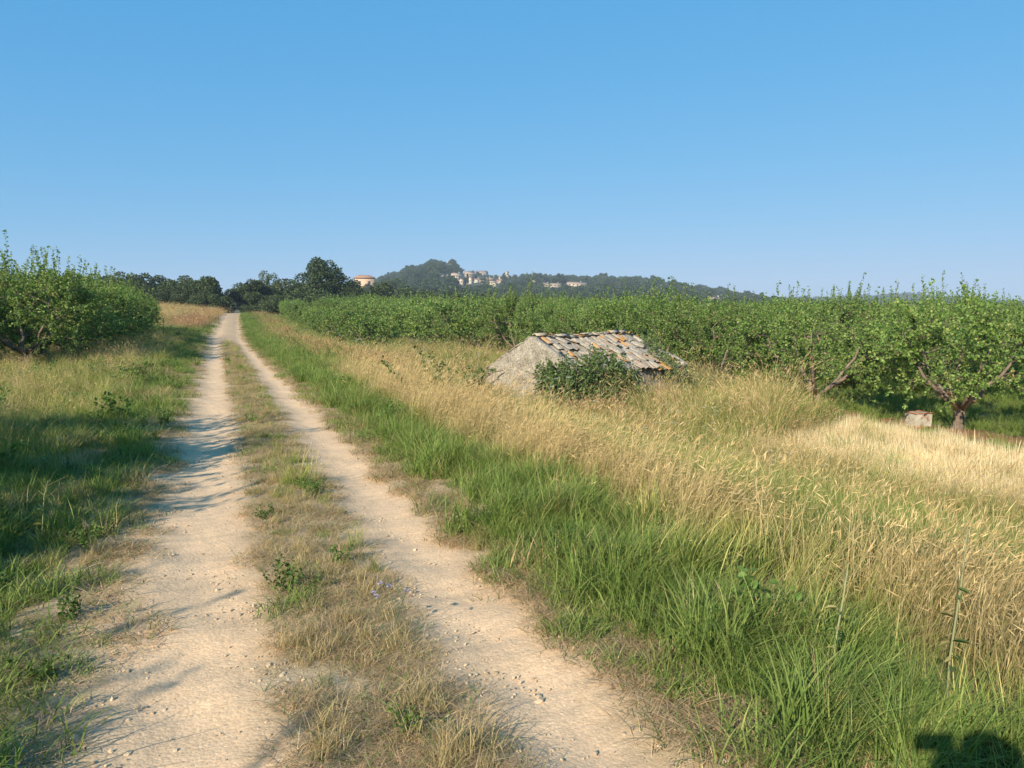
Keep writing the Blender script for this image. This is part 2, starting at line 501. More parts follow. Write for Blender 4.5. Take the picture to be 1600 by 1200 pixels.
# ------------------------------------------------------------------ instancing for uncountable stuff
def scatter(name, label, pts, protos, rotz, sxy, sz, idx, tilt=None, parent=None):
    """one stuff object: geometry nodes place the small prototype meshes on its points"""
    cl = bpy.data.collections.new(name + '_pieces')
    for k, (me, mat) in enumerate(protos):
        po = bpy.data.objects.new('%s_piece_%02d' % (name, k), me)
        if not me.materials:
            me.materials.append(mat)
        cl.objects.link(po)
    n = len(pts)
    me = bpy.data.meshes.new(name)
    me.vertices.add(n)
    me.vertices.foreach_set('co', np.asarray(pts, np.float32).ravel())
    rot = np.zeros((n, 3), np.float32); rot[:, 2] = rotz
    if tilt is not None:
        rot[:, :2] = tilt
    sc = np.stack([sxy, sxy, sz], 1).astype(np.float32)
    for nm, typ, arr, key in (('rot', 'FLOAT_VECTOR', rot, 'vector'), ('sc', 'FLOAT_VECTOR', sc, 'vector'), ('pick', 'INT', np.asarray(idx, np.int32), 'value')):
        a = me.attributes.new(nm, typ, 'POINT')
        a.data.foreach_set(key, np.ascontiguousarray(arr).ravel())
    o = obj(name, me, None, parent)
    ng = bpy.data.node_groups.new(name + '_scatter', 'GeometryNodeTree')
    ng.interface.new_socket('Geometry', in_out='INPUT', socket_type='NodeSocketGeometry')
    ng.interface.new_socket('Geometry', in_out='OUTPUT', socket_type='NodeSocketGeometry')
    gi, go = ng.nodes.new('NodeGroupInput'), ng.nodes.new('NodeGroupOutput')
    iop = ng.nodes.new('GeometryNodeInstanceOnPoints')
    ci = ng.nodes.new('GeometryNodeCollectionInfo')
    ci.inputs['Collection'].default_value = cl
    ci.inputs['Separate Children'].default_value = True
    ci.inputs['Reset Children'].default_value = True
    iop.inputs['Pick Instance'].default_value = True
    def named(nm, typ):
        a = ng.nodes.new('GeometryNodeInputNamedAttribute')
        a.data_type = typ
        a.inputs['Name'].default_value = nm
        return [s for s in a.outputs if s.enabled and s.name == 'Attribute'][0]
    L = ng.links.new
    L(gi.outputs[0], iop.inputs['Points'])
    L(ci.outputs[0], iop.inputs['Instance'])
    L(named('pick', 'INT'), iop.inputs['Instance Index'])
    L(named('rot', 'FLOAT_VECTOR'), iop.inputs['Rotation'])
    L(named('sc', 'FLOAT_VECTOR'), iop.inputs['Scale'])
    L(iop.outputs[0], go.inputs[0])
    md = o.modifiers.new('scatter', 'NODES')
    md.node_group = ng
    tag(o, label, kind='stuff')
    return o
# ------------------------------------------------------------------ foliage building blocks
def leaf_geo(P, A, Nn, length, width, cols, fold=0.18):
    """many leaves at once: base P, axis A, normal Nn -> verts, tris, colours"""
    A = nrm(A); side = nrm(np.cross(A, Nn)); up = np.cross(side, A)
    l = np.asarray(length)[:, None]; w = np.asarray(width)[:, None]
    v = np.stack([P, P + A * l * 0.45 + side * w + up * l * fold, P + A * l, P + A * l * 0.45 - side * w + up * l * fold], 1)
    n = len(P)
    b = np.arange(n)[:, None] * 4
    f = np.concatenate([b + [0, 1, 2], b + [0, 2, 3]], 0)
    return v.reshape(-1, 3), f, np.repeat(cols, 4, 0)

def pal(rng, n, cols, weights=None, jit=0.12):
    cols = np.asarray(cols, float)
    k = rng.choice(len(cols), n, p=weights)
    return cols[k] * (1 + rng.normal(0, jit, (n, 1))).clip(0.5, 1.6)

APRI = [(0.085, 0.150, 0.034), (0.115, 0.190, 0.046), (0.150, 0.225, 0.062), (0.06, 0.115, 0.03), (0.20, 0.24, 0.08)]

def leaf_geo6(P, A, Nn, length, width, cols, fold=0.12):
    """rounder leaf with six corners, drooping tip"""
    A = nrm(A); side = nrm(np.cross(A, Nn)); up = np.cross(side, A)
    l = np.asarray(length)[:, None]; w = np.asarray(width)[:, None]
    v = np.stack([P, P + A * l * .28 + side * w * .85 + up * l * fold, P + A * l * .65 + side * w * .8 + up * l * fold * .8, P + A * l - up * l * .12, P + A * l * .65 - side * w * .8 + up * l * fold * .8, P + A * l * .28 - side * w * .85 + up * l * fold], 1)
    b = np.arange(len(P))[:, None] * 6
    f = np.concatenate([b + [0, 1, 2], b + [0, 2, 3], b + [0, 3, 4], b + [0, 4, 5]], 0)
    return v.reshape(-1, 3), f, np.repeat(cols, 6, 0)

def shoot_leaves(rng, P, D, L, gap, llen, cols, up=0.25, droop=0.0, geo=None):
    """leaves set along straight-ish shoots"""
    cnt = np.maximum((L / gap).astype(int), 2)
    k = np.repeat(np.arange(len(P)), cnt)
    t = rng.uniform(0.08, 1.0, len(k))
    D = nrm(D)
    pos = P[k] + D[k] * (L[k] * t)[:, None]
    pos[:, 2] -= droop * (L[k] * t) ** 2
    rad = nrm(rng.normal(size=(len(k), 3)))
    ax = nrm(rad * 0.9 + D[k] * 0.45 - np.array([0, 0, 0.30]))
    nn = nrm(rng.normal(size=(len(k), 3)) * 0.75 + np.array([0, 0, up]) + rad * 0.3)
    ll = llen * rng.uniform(0.7, 1.25, len(k))
    return (geo or leaf_geo)(pos + rad * 0.012, ax, nn, ll, ll * 0.40, pal(rng, len(k), cols))

def curve_pts(a, b, sag, n=5, rng=None, wob=0.0):
    t = np.linspace(0, 1, n)[:, None]
    p = np.asarray(a) * (1 - t) + np.asarray(b) * t
    p = p + np.asarray(sag) * (4 * t * (1 - t))
    if rng is not None and wob:
        w = rng.normal(0, wob, p.shape); w[0] = 0; w[-1] = 0
        p = p + w
    return p

def apricot(seed, H=3.1, R=2.05, base=0.75, clusters=34, per=12, llen=0.064, sprouts=14, sprout_len=0.75, trunk_h=0.45, trunk_r=0.10, gap=0.021):
    """orchard tree: short trunk, open vase of limbs, leafy shoots and tall upright sprouts"""
    rng = np.random.default_rng(seed)
    g = Geo()
    tz = np.array([-0.15, 0.0, 0.06, 0.2, trunk_h])
    tp = np.stack([0.02 * rng.normal(size=5), 0.02 * rng.normal(size=5), tz], 1)
    g.tube(tp, trunk_r * np.array([1.5, 1.35, 1.12, 1.0, 0.95]), 9)
    limbs = []
    nl = 5
    a0 = rng.uniform(0, 6.28)
    for k in range(nl):
        a = a0 + k * 2 * math.pi / nl + rng.uniform(-.3, .3)
        e = np.array([math.cos(a), math.sin(a), 0])
        end = e * R * rng.uniform(0.48, 0.62) + np.array([0, 0, H * rng.uniform(0.58, 0.72)])
        pts = curve_pts(tp[-1] - [0, 0, .05], end, e * 0.16 - np.array([0, 0, 0.10]), 7, rng, 0.025)
        g.tube(pts, np.linspace(trunk_r * 0.62, 0.018, 7), 6)
        limbs.append(pts)
    allp = np.concatenate(limbs)
    # cluster centres on a squat, flat-bottomed crown
    th = rng.uniform(0, 2 * math.pi, clusters)
    cz = rng.uniform(-0.95, 1.0, clusters)
    rr = np.sqrt(np.maximum(1 - np.abs(cz) ** 2.6, 0.05)) * rng.uniform(0.55, 0.86, clusters)
    zc, hh = (base + H * 0.86) / 2, (H * 0.86 - base) / 2
    C = np.stack([np.cos(th) * rr * R, np.sin(th) * rr * R, zc + cz * hh * 0.85], 1)
    SP, SD, SL = [], [], []
    for c in C:
        i = np.argmin(np.linalg.norm(allp - c, axis=1) + 0.4 * (allp[:, 2] > c[2]))
        pts = curve_pts(allp[i], c, [0, 0, 0.06], 4, rng, 0.02)
        g.tube(pts, np.linspace(0.018, 0.008, 4), 4, cap=False)
        outw = nrm(c - np.array([0, 0, zc - 0.5]))
        for _ in range(per):
            d = nrm(outw * 0.75 + rng.normal(size=3) * 0.62 + np.array([0, 0, 0.30]))
            SP.append(pts[rng.integers(1, 4)]); SD.append(d); SL.append(rng.uniform(0.30, 0.72) * (R / 2.0))
    for _ in range(sprouts):
        c = C[rng.integers(clusters)]
        if c[2] < zc:
            c = c + np.array([0, 0, zc - c[2]])
        SP.append(c + [0, 0, 0.2 * hh]); SD.append(nrm(np.array([0, 0, 1.0]) + rng.normal(size=3) * 0.14)); SL.append(sprout_len * rng.uniform(0.6, 1.5))
    SP, SD, SL = np.array(SP), np.array(SD), np.array(SL)
    for p, d, l in zip(SP, SD, SL):
        g.tube(np.array([p, p + d * l * 0.95]), np.array([0.006, 0.002]), 3, cap=False)
    v, f, c = shoot_leaves(rng, SP, SD, SL, gap, llen, APRI, 0.35)
    return g.mesh('trunk', True), mk_mesh('crown', v, [f], c)

def place_tree(name, meshes, x, y, label, cat, group, rz=0.0, sc=1.0, szf=1.0, z=None, bark='bark', leaf='leaf'):
    t = empty(name, (x, y, hz(x, y) if z is None else z), rz, label, cat, group)
    t.scale = (sc, sc, sc * szf)
    obj('trunk', meshes[0], M[bark], t)
    obj('crown', meshes[1], M[leaf], t)
    return t

# --- the orchards
AP = [apricot(100 + k, H=3.0 + 0.15 * (k % 3), R=2.25 + 0.1 * (k % 2), base=.45, clusters=52, per=12, sprouts=22 + 5 * k, sprout_len=.85) for k in range(5)]
AP_LOW = [apricot(140 + k, R=2.3, base=.45, clusters=44, per=10, gap=0.05, llen=0.125, sprouts=22) for k in range(3)]
rg = np.random.default_rng(77)
ROWS = ['first orchard row, bordering the grass by the track', 'orchard row just behind the hut and the stubble', 'second orchard row behind the hut'] + ['%s orchard row behind the hut' % w for w in ('third', 'fourth', 'fifth', 'sixth', 'seventh', 'eighth', 'ninth')]
for row, q in enumerate([8.7, 14.5, 20.0, 25.5, 31.0, 36.5, 42.0, 48.0, 54.0, 60.0]):
    s0 = [49.5, 8.0, 3.5, 4.0, 6, 8, 10, 12, 14, 16][row]
    for k in range(32):
        s = s0 + (5.6 if row == 0 else 4.5) * k + rg.normal(0, 0.22)
        if s > 138 - row * 1.2:
            break
        if row == 1 and k == 1:
            continue                                   # the pruned tree by the tin stands here, built below
        x, y = xy(s, q + bend(s) + rg.normal(0, 0.15))
        x, y = float(x), float(y)
        px, py, dep = project(x, y, hz(x, y) + 1.5)
        if y < 3 or px > 1900 or px < 380:
            continue
        ms = AP[rg.integers(5)] if dep < 45 else AP_LOW[rg.integers(3)]
        place_tree('apricot_tree', ms, x, y, 'leafy green apricot tree in the ' + ROWS[row], 'tree', 'apricot trees of the ' + ROWS[row], rg.uniform(0, 6.28), rg.uniform(0.98, 1.16) if row else rg.uniform(.76, .96), rg.uniform(0.92, 1.10))
# pruned tree with thick sawn limbs beside the tin
def pruned_tree():
    rng = np.random.default_rng(9)
    x, y, z = at(1497, 670)
    t = empty('apricot_tree', (x, y, z), 0, 'apricot tree with pale sawn-off lower limbs beside the rusty tin', 'tree')
    g = Geo()
    g.tube([[0, 0, -.15], [0, 0, 0.0], [.0, 0, .07], [.01, 0, .22], [0.0, 0, .48]], [.20, .17, .125, .115, .125], 10)
    obj('trunk', g.mesh('trunk', True), M['bark'], t)
    # crown: the leaves of a normal tree, its own limbs in pale bark
    tm, cm = apricot(230, H=3.05, R=2.15, base=0.62, clusters=44, per=13, sprouts=18, trunk_h=0.5, trunk_r=0.09)
    obj('crown', cm, M['leaf'], t)
    obj('limbs', tm, M['bark'], t)
    cuts = [((-.03, 0, .42), (-.26, -.14, .80), (-.42, -.18, .93), .075), ((.04, -.04, .42), (.12, -.16, .66), (.16, -.2, .80), .062), ((.20, -.05, .60), (.30, -.12, .70), (.42, -.18, .78), .055), ((0, .05, .4), (-.12, .2, .9), (-.2, .3, 1.3), .05)]
    for a, b, c3, r in cuts:
        g = Geo(); g.tube([a, b, c3], [r, r * .92, r * .8], 8)
        obj('sawn_limb', g.mesh('sawn_limb', True), M['bark_cut'], t)
    g = Geo(); g.tube([(.04, 0, .44), (.16, -.03, .56), (.22, -.06, .62)], [.03, .04, .05], 6)
    obj('sawn_limb', g.mesh('sawn_limb', True), M['bark_cut'], t)
    # a bare hanging stub further out
    g = Geo(); g.tube([(1.02, -.25, .90), (1.0, -.26, 1.0), (1.03, -.24, 1.12), (1.06, -.2, 1.35)], [.012, .024, .032, .02], 7)
    obj('broken_stub', g.mesh('broken_stub', True), mat_solid('fresh_wood', [(.3, (.36, .17, .08)), (.7, (.46, .26, .14))], 9, .8, .3, 40, 0), t)
    return x, y, z
PRX = pruned_tree()

# left orchard: a row beside the track, part of it behind the camera's left shoulder
LEFT_T = []
for k in range(10):
    LEFT_T.append((29.2 + 3.7 * k, -6.5, 1.05 if k < 7 else 0.92))
for k in range(12):
    LEFT_T.append((27.0 + 3.7 * k, -10.6, 1.06))
for k in range(6):
    LEFT_T.append((29.0 + 5.2 * k, -17.0, 1.25))
LROW = {-6.5: 'in the row shading the grass across the track from the hut', -10.6: 'in the second row from the track, across from the hut', -17.0: 'in the third row from the track, across from the hut'}
for i, (s, q, sc) in enumerate(LEFT_T):
    x, y = xy(s, q + rg.normal(0, .12)); x, y = float(x), float(y)
    place_tree('apricot_tree', AP[(i * 3 + 1) % 5], x, y, 'tall bushy apricot tree ' + LROW[q], 'tree', 'apricot trees ' + LROW[q], rg.uniform(0, 6.28), sc * 1.08, .98)
# trees outside the frame whose shadows fall across the near grass and track
SPROUTY = apricot(171, H=3.1, R=2.2, base=.45, clusters=46, per=12, sprouts=30, sprout_len=1.02)
for s, q, sc in ((8.6, -6.1, 1.08), (5.6, -6.0, 1.0), (-0.3, -6.9, 1.0), (7.6, -11.6, 1.12)):
    x, y = xy(s, q); x, y = float(x), float(y)
    place_tree('apricot_tree', SPROUTY if s < 0 else AP[int(abs(s)) % 5], x, y, 'apricot tree at the near end of the row, throwing its shadow over the track', 'tree', 'apricot trees shading the near track', s, sc * 1.05)

# --- broad evergreen trees of the wood at the end of the track
def oak(seed, H=8.0, W=7.0, lobes=16, n=5200, size=0.34, base=0.12, cols=None):
    rng = np.random.default_rng(seed)
    cols = cols or [(0.030, 0.050, 0.020), (0.045, 0.070, 0.026), (0.060, 0.088, 0.034), (0.075, 0.10, 0.045)]
    C, Rr = [], []
    for k in range(lobes):
        a = rng.uniform(0, 6.28); zz = rng.uniform(0.0, 1.0)
        rr = (0.30 + 0.34 * math.sin(math.pi * min(1, zz * 0.85 + 0.2))) * rng.uniform(0.35, 0.95)
        C.append((math.cos(a) * rr * W, math.sin(a) * rr * W, H * (base + 0.14 + zz * (0.70 - base))))
        Rr.append(W * rng.uniform(0.15, 0.25))
    C, Rr = np.array(C), np.array(Rr)
    p = Rr ** 2 / (Rr ** 2).sum()
    k = rng.choice(lobes, n, p=p)
    d = nrm(rng.normal(size=(n, 3)))
    r = rng.uniform(0.55, 1.08, n) ** 0.5
    pos = C[k] + d * (Rr[k] * r)[:, None] * np.array([1, 1, 0.85])
    ax = nrm(rng.normal(size=(n, 3)) + d * 0.6)
    nn = nrm(d + rng.normal(size=(n, 3)) * 0.7 + [0, 0, .3])
    ll = size * rng.uniform(0.6, 1.4, n)
    kx = (W * 0.5) / np.percentile(np.abs(pos[:, :2]).max(1), 96)
    z0, z1 = np.percentile(pos[:, 2], [1.5, 99.5])
    zb = 0.25 + base * H * 0.5
    def fit(p):
        p = p * [kx, kx, 1]
        p[:, 2] = zb + (p[:, 2] - z0) * (H - zb) / (z1 - z0)
        return p
    pos, C = fit(pos), fit(C)
    v, f, c = leaf_geo(pos, ax, nn, ll, ll * 0.42, pal(rng, n, cols, jit=0.18))
    g = Geo()
    g.tube([[0, 0, -.4], [0, 0, 0.3], [0.1, 0, H * .2], [0, .1, H * .42]], [W * .045, W * .036, W * .03, W * .02], 8)
    for c_ in C[rng.choice(lobes, 7, replace=False)]:
        g.tube(curve_pts([0, 0, H * .2], c_, [0, 0, -.2], 4), np.linspace(W * .018, W * .006, 4), 5)
    return g.mesh('trunk', True), mk_mesh('crown', v, [f], c)
OK = [oak(300 + k, 7.6, 7.0, lobes=16 + 3 * k, n=6500) for k in range(5)]
OK_TALL = oak(340, 12.0, 10.6, 34, 17000, 0.36, 0.10, [(0.025, 0.043, 0.018), (0.036, 0.058, 0.024), (0.048, 0.072, 0.03)])
PALE = [(0.055, 0.085, 0.035), (0.075, 0.11, 0.045), (0.10, 0.135, 0.06)]
OK_PALE = oak(350, 8.4, 6, 12, 4200, 0.3, 0.2, PALE)

def tree_px(px, ytop, d, wpx, ms, H0, W0, name, label, group, szmul=1.0):
    x = (px - 800) / FPX * d
    z = max(hz(x, d), float(hillA_xy(np.array([x]), np.array([d]))[0]) if d > 330 else -9)
    top = CAM_H + (HORIZON - ytop) / FPX * d
    w = wpx / FPX * d
    t = place_tree(name, ms, x, d, label, 'tree', group, rg.uniform(0, 6.28), 1.0, 1.0, z, 'bark', 'oak')
    w *= 1.18 if wpx < 70 else 1.0
    t.scale = (w / W0, w / W0, max((top - z) / (H0 * 1.0), 0.2) * szmul)
    return t
LW = 'dark round evergreen tree in the wood beyond the red ploughed field'
GW = 'evergreen trees in the wood beyond the ploughed field'
for px, yt, d, w in [(120, 430, 175, 60), (155, 431, 168, 54), (188, 428, 165, 52), (215, 432, 172, 48), (240, 431, 160, 52), (262, 434, 168, 46), (285, 434, 158, 50), (303, 439, 150, 42), (322, 436, 150, 44), (340, 436, 146, 46), (228, 448, 148, 44), (268, 449, 146, 42), (300, 452, 142, 40), (322, 455, 139, 36), (185, 445, 150, 50), (342, 458, 146, 26)]:
    tree_px(px, yt, d, w, OK[rg.integers(5)], 7.6, 7.0, 'evergreen_oak', LW, GW)
RW = 'dark evergreen tree in the thicket between the track end and the orchard'
GR = 'evergreen trees between the track end and the orchard'
for px, yt, d, w in [(380, 446, 152, 40), (400, 440, 156, 46), (408, 458, 140, 40), (436, 439, 160, 50), (462, 440, 158, 46), (432, 462, 138, 38), (455, 460, 140, 40), (484, 448, 152, 44), (474, 466, 138, 34), (545, 440, 160, 44), (562, 452, 158, 40), (500, 462, 140, 44), (525, 460, 142, 46), (548, 462, 146, 40), (580, 452, 170, 44), (604, 446, 190, 48), (630, 452, 200, 50), (660, 456, 195, 46), (690, 458, 205, 50), (720, 460, 200, 46), (756, 462, 210, 52), (612, 462, 165, 40), (650, 464, 170, 40), (790, 464, 215, 50), (830, 462, 230, 50), (870, 464, 240, 50), (910, 465, 235, 52), (955, 466, 250, 52), (1000, 467, 260, 54)]:
    tree_px(px, yt, d, w, OK[rg.integers(5)], 7.6, 7.0, 'evergreen_oak', RW, GR)
tree_px(507, 409, 158, 80, OK_TALL, 12.0, 10.6, 'evergreen_oak', 'big dark evergreen tree towering over the thicket by the tile-roofed pink house', None)
KW = 'dark evergreen tree growing around the tile-roofed pink house'
for px, yt, d, w in [(546, 448, 395, 20), (559, 446, 392, 20), (570, 448, 390, 18), (582, 445, 394, 20), (596, 440, 405, 24), (611, 438, 415, 26), (625, 436, 430, 26), (534, 452, 400, 20), (588, 452, 380, 22), (604, 450, 385, 24), (620, 449, 390, 24), (552, 453, 380, 22)]:
    tree_px(px, yt, d, w, OK[rg.integers(5)], 7.6, 7.0, 'evergreen_oak', KW, 'evergreen trees around the pink house')
tree_px(418, 427, 178, 38, OK_PALE, 8.4, 6.0, 'pine_tree', 'paler feathery tree rising behind the dark thicket at the track end', None)

# --- woods on the hills: one mass each
FW = [oak(400 + k, 6.5, 6.0, 9, 620, 0.85, 0.05, [(0.035, 0.055, 0.022), (0.05, 0.075, 0.03), (0.07, 0.092, 0.04)])[1] for k in range(4)]
for me in FW:
    me.materials.append(M['wood_far'])
VILLAGE = [(684, 812, 424.0, 451.0), (843, 878, 440, 455), (882, 920, 438.5, 453), (829, 839, 437, 450), (1100, 1134, 461, 482), (697, 708, 400, 417)]
def hill_wood(name, label, f, px0, px1, d0, d1, n, size, seed, clear=True):
    rng = np.random.default_rng(seed)
    d = np.sqrt(rng.uniform(d0 ** 2, d1 ** 2, n)); px = rng.uniform(px0, px1, n)
    x = (px - 800) / FPX * d
    z = f(x, d)
    _, py, _ = project(x, d, z + 2.0)
    keep = (z > 1.6) & (N3(x, d, 90.0) + 0.55 * rng.normal(size=n) > -1.05)
    if clear:
        for a, b, c_, e in VILLAGE:
            inside = (px > a) & (px < b) & (py > c_) & (py < e)
            keep &= ~(inside & (rng.uniform(size=n) < 0.93))
        keep &= ~((np.abs(x - KX) < 14) & (np.abs(d - KY + 12) < 26))
    x, d, z = x[keep], d[keep], z[keep]
    m_ = len(x)
    s = size * rng.uniform(0.6, 1.35, m_)
    scatter(name, label, np.stack([x, d, z - 0.5], 1), [(me, None) for me in FW], rng.uniform(0, 6.28, m_), s, s * rng.uniform(0.65, 1.1, m_), rng.integers(0, 4, m_))
hill_wood('hillside_wood', 'dense dark green woodland covering the village hill', hillA_xy, 300, 1420, 370, 1380, 15000, 0.95, 21)
hill_wood('hillside_wood', 'bluish woodland covering the far low ridge', lambda x, y: hillB(800 + FPX * x / y, y), 1000, 1800, 1700, 2850, 6500, 2.1, 22, False)
# ------------------------------------------------------------------ buildings far off
def plain(name, c, rough=0.9, vary=0.06):
    c = np.array(c)
    return mat_solid(name, [(0.3, tuple(c * 0.85)), (0.7, tuple(np.minimum(c * 1.12, 0.9)))], 0.5, rough, 0, vary=vary)
M['cream'] = plain('cream_render', (0.56, 0.46, 0.34))
M['stone'] = plain('grey_stone', (0.42, 0.35, 0.27))
M['white_wall'] = plain('pale_render', (0.68, 0.59, 0.46))
M['pink'] = plain('pink_render', (0.60, 0.42, 0.28))
M['tile_far'] = plain('clay_roof', (0.36, 0.20, 0.13))
M['tile_pale'] = plain('pale_clay_roof', (0.37, 0.27, 0.19))
M['dark'] = plain('dark_opening', (0.05, 0.05, 0.055))
M['shutter'] = plain('shutter', (0.28, 0.25, 0.22))

def solve_d(px, ybase):
    ds = np.linspace(420, 1290, 600)
    x = (px - 800) / FPX * ds
    z = hillA_xy(x, ds)
    _, py, _ = project(x, ds, z)
    k = np.argmin(np.abs(py - ybase))
    return float(ds[k]), float(z[k])

def house(name, x, y, z, w, dp, hw, hr, rz, wall, roof, label, group=None, hip=False, wins=3, floors=2, cat='house', rot_ridge=False):
    """walls, roof with overhang, windows with panes of their own; front faces -Y before turning by rz"""
    t = empty(name, (x, y, z), rz, label, cat, group)
    g = Geo()
    a, b = w / 2, dp / 2
    if hip:
        g.box((-a, -b, -6), (a, b, hw))
    else:
        v = [(-a, -b, -6), (a, -b, -6), (a, b, -6), (-a, b, -6), (-a, -b, hw), (a, -b, hw), (a, b, hw), (-a, b, hw), (-a, 0, hw + hr * .96), (a, 0, hw + hr * .96)]
        g.add(v, [np.array([[0, 1, 5, 4], [2, 3, 7, 6], [3, 2, 1, 0]]), np.array([[1, 2, 6, 9, 5], [3, 0, 4, 8, 7]])])
    obj('wall', g, M[wall], t)
    ov, th = (0.75 if hip else 0.35), 0.22
    g = Geo()
    if hip:
        k = min(a, b) * 0.75
        lo = [(-a - ov, -b - ov, hw), (a + ov, -b - ov, hw), (a + ov, b + ov, hw), (-a - ov, b + ov, hw)]
        md = [(p[0], p[1], hw + th) for p in lo]
        rd = [(-a + k, 0, hw + hr), (a - k, 0, hw + hr)]
        g.add(lo + md + rd, [np.array([[3, 2, 1, 0], [0, 1, 5, 4], [1, 2, 6, 5], [2, 3, 7, 6], [3, 0, 4, 7], [4, 5, 9, 8], [6, 7, 8, 9]]), np.array([[5, 6, 9], [7, 4, 8]])])
    else:
        for sgn in (-1, 1):
            e = (b + ov)
            dz = hr * ov / b
            v = []
            for xx in (-a - ov, a + ov):
                v += [(xx, sgn * e, hw - dz), (xx, 0, hw + hr), (xx, 0, hw + hr + th), (xx, sgn * e, hw - dz + th)]
            g.add(v, np.array([[0, 1, 2, 3], [7, 6, 5, 4], [0, 4, 5, 1], [1, 5, 6, 2], [2, 6, 7, 3], [3, 7, 4, 0]]))
    r = obj('roof', g, M[roof], t)
    if w > 7 and not hip:
        g = Geo(); g.box((a * .4, -.35, hw + hr * .5), (a * .4 + .7, .35, hw + hr + 1.0))
        obj('chimney', g, M[wall], r)
    fh = hw / floors
    for fl in range(floors):
        for k in range(wins):
            cx = -a + w * (k + 0.5) / wins
            z0 = fl * fh + fh * 0.30
            g = Geo(); g.box((cx - .55, -b - .05, z0), (cx + .55, -b + .1, z0 + min(1.5, fh * .55)))
            wd = obj('window', g, M['dark'], t)
            g = Geo(); g.box((cx - 1.0, -b - .09, z0), (cx - .56, -b - .01, z0 + min(1.5, fh * .55)))
            obj('shutter', g, M['shutter'], wd)
    g = Geo(); zs = fh * .3
    for k in range(2):
        cy = -b + dp * (k + .5) / 2
        g = Geo(); g.box((-a - .05, cy - .5, hw * .45), (-a + .1, cy + .5, hw * .45 + 1.3))
        obj('window', g, M['dark'], t)
    return t

def house_px(x0, x1, ytop, ybase, wall, roof, label, group=None, rz=0.0, hip=False, dmul=1.0, rfrac=0.36, wins=3, cat='house', floors=2):
    px = (x0 + x1) / 2
    d, z = solve_d(px, ybase)
    d *= dmul
    x = (px - 800) / FPX * d
    k = d / FPX
    w = (x1 - x0) * k / max(abs(math.cos(rz)) + 0.55 * abs(math.sin(rz)), 0.5)
    top = CAM_H + (HORIZON - ytop) * k
    base = CAM_H + (HORIZON - ybase) * k
    H = top - base
    return house('village_house' if cat == 'house' else cat, x, d, base, w, w * 0.6, H * (1 - rfrac), H * rfrac, rz, wall, roof, label, group, hip, wins, floors, cat)
house_px(705, 724, 427.5, 438, 'cream', 'tile_pale', 'large cream house at the upper edge of the hill village below the ruin', rz=0.5, wins=4)
house_px(726, 742, 424.8, 437, 'stone', 'tile_pale', 'tall stone house with a stepped roof beside the long chateau block', rz=0.25, wins=3, floors=3)
house_px(741, 763, 424.3, 436.5, 'stone', 'tile_far', 'long grey stone chateau block at the top of the hill village', rz=-0.45, rfrac=0.16, wins=6, floors=3)
VL = {'cream': 'small cream house', 'white_wall': 'small white house', 'stone': 'small grey stone house'}
VR = {'tile_pale': ' with faded tile roof huddled in the hill village', 'tile_far': ' with red tile roof huddled in the hill village'}
for a in [(689, 704, 431.3, 435.5, 'cream', 'tile_pale', .1), (717.5, 727, 437, 444.5, 'cream', 'tile_pale', 1.2), (732, 740.5, 434, 443.5, 'white_wall', 'tile_far', 1.1), (738.5, 751, 436, 441.5, 'white_wall', 'tile_far', .15), (750, 764, 435.8, 441, 'cream', 'tile_far', -.1), (752.5, 763.5, 439, 444, 'white_wall', 'tile_pale', .2), (768, 781, 432, 438.5, 'stone', 'tile_pale', -.2), (780, 792, 431.6, 437.5, 'cream', 'tile_far', 1.25), (765, 776, 439.5, 445, 'cream', 'tile_pale', .2), (770, 777, 442.5, 449, 'white_wall', 'tile_pale', 1.3), (776, 787, 437.5, 443.5, 'cream', 'tile_far', -.25), (764, 771, 434.5, 439.5, 'stone', 'tile_far', .1), (722, 736, 444.3, 447.6, 'stone', 'tile_pale', .1), (792.5, 798.5, 433, 438, 'stone', 'tile_far', -.2), (726, 733, 440, 446, 'cream', 'tile_far', .2)]:
    house_px(a[0], a[1], a[2], a[3], a[4], a[5], VL[a[4]] + VR[a[5]], VL[a[4]] + VR[a[5]], rz=a[6], wins=2)
house_px(799, 807, 431.8, 437.5, 'white_wall', 'tile_pale', 'bright white house at the end of the hill village past the church', rz=.3, wins=2)
house_px(831.5, 836, 438.8, 444.5, 'cream', 'tile_pale', 'narrow cream house alone in the trees below the hill village', rz=.2, wins=1)
house_px(844, 860, 442.8, 448.5, 'cream', 'tile_pale', 'low pale villa with a broad roof on the ridge nearest the village', rz=.2, rfrac=.5, wins=3, floors=1)
house_px(859, 876, 442.9, 448, 'stone', 'tile_pale', 'low stone villa touching the pale villa on the wooded ridge', rz=-.15, rfrac=.5, wins=3, floors=1)
house_px(884, 916, 441, 447.8, 'cream', 'tile_pale', 'long low villa at the far end of the wooded ridge', rz=.1, rfrac=.5, wins=5, floors=1)
house_px(1104, 1127, 464, 473, 'white_wall', 'tile_pale', 'white villa in the trees low on the ridge, seen over the orchard', rz=.15, rfrac=.4, wins=3, floors=1)
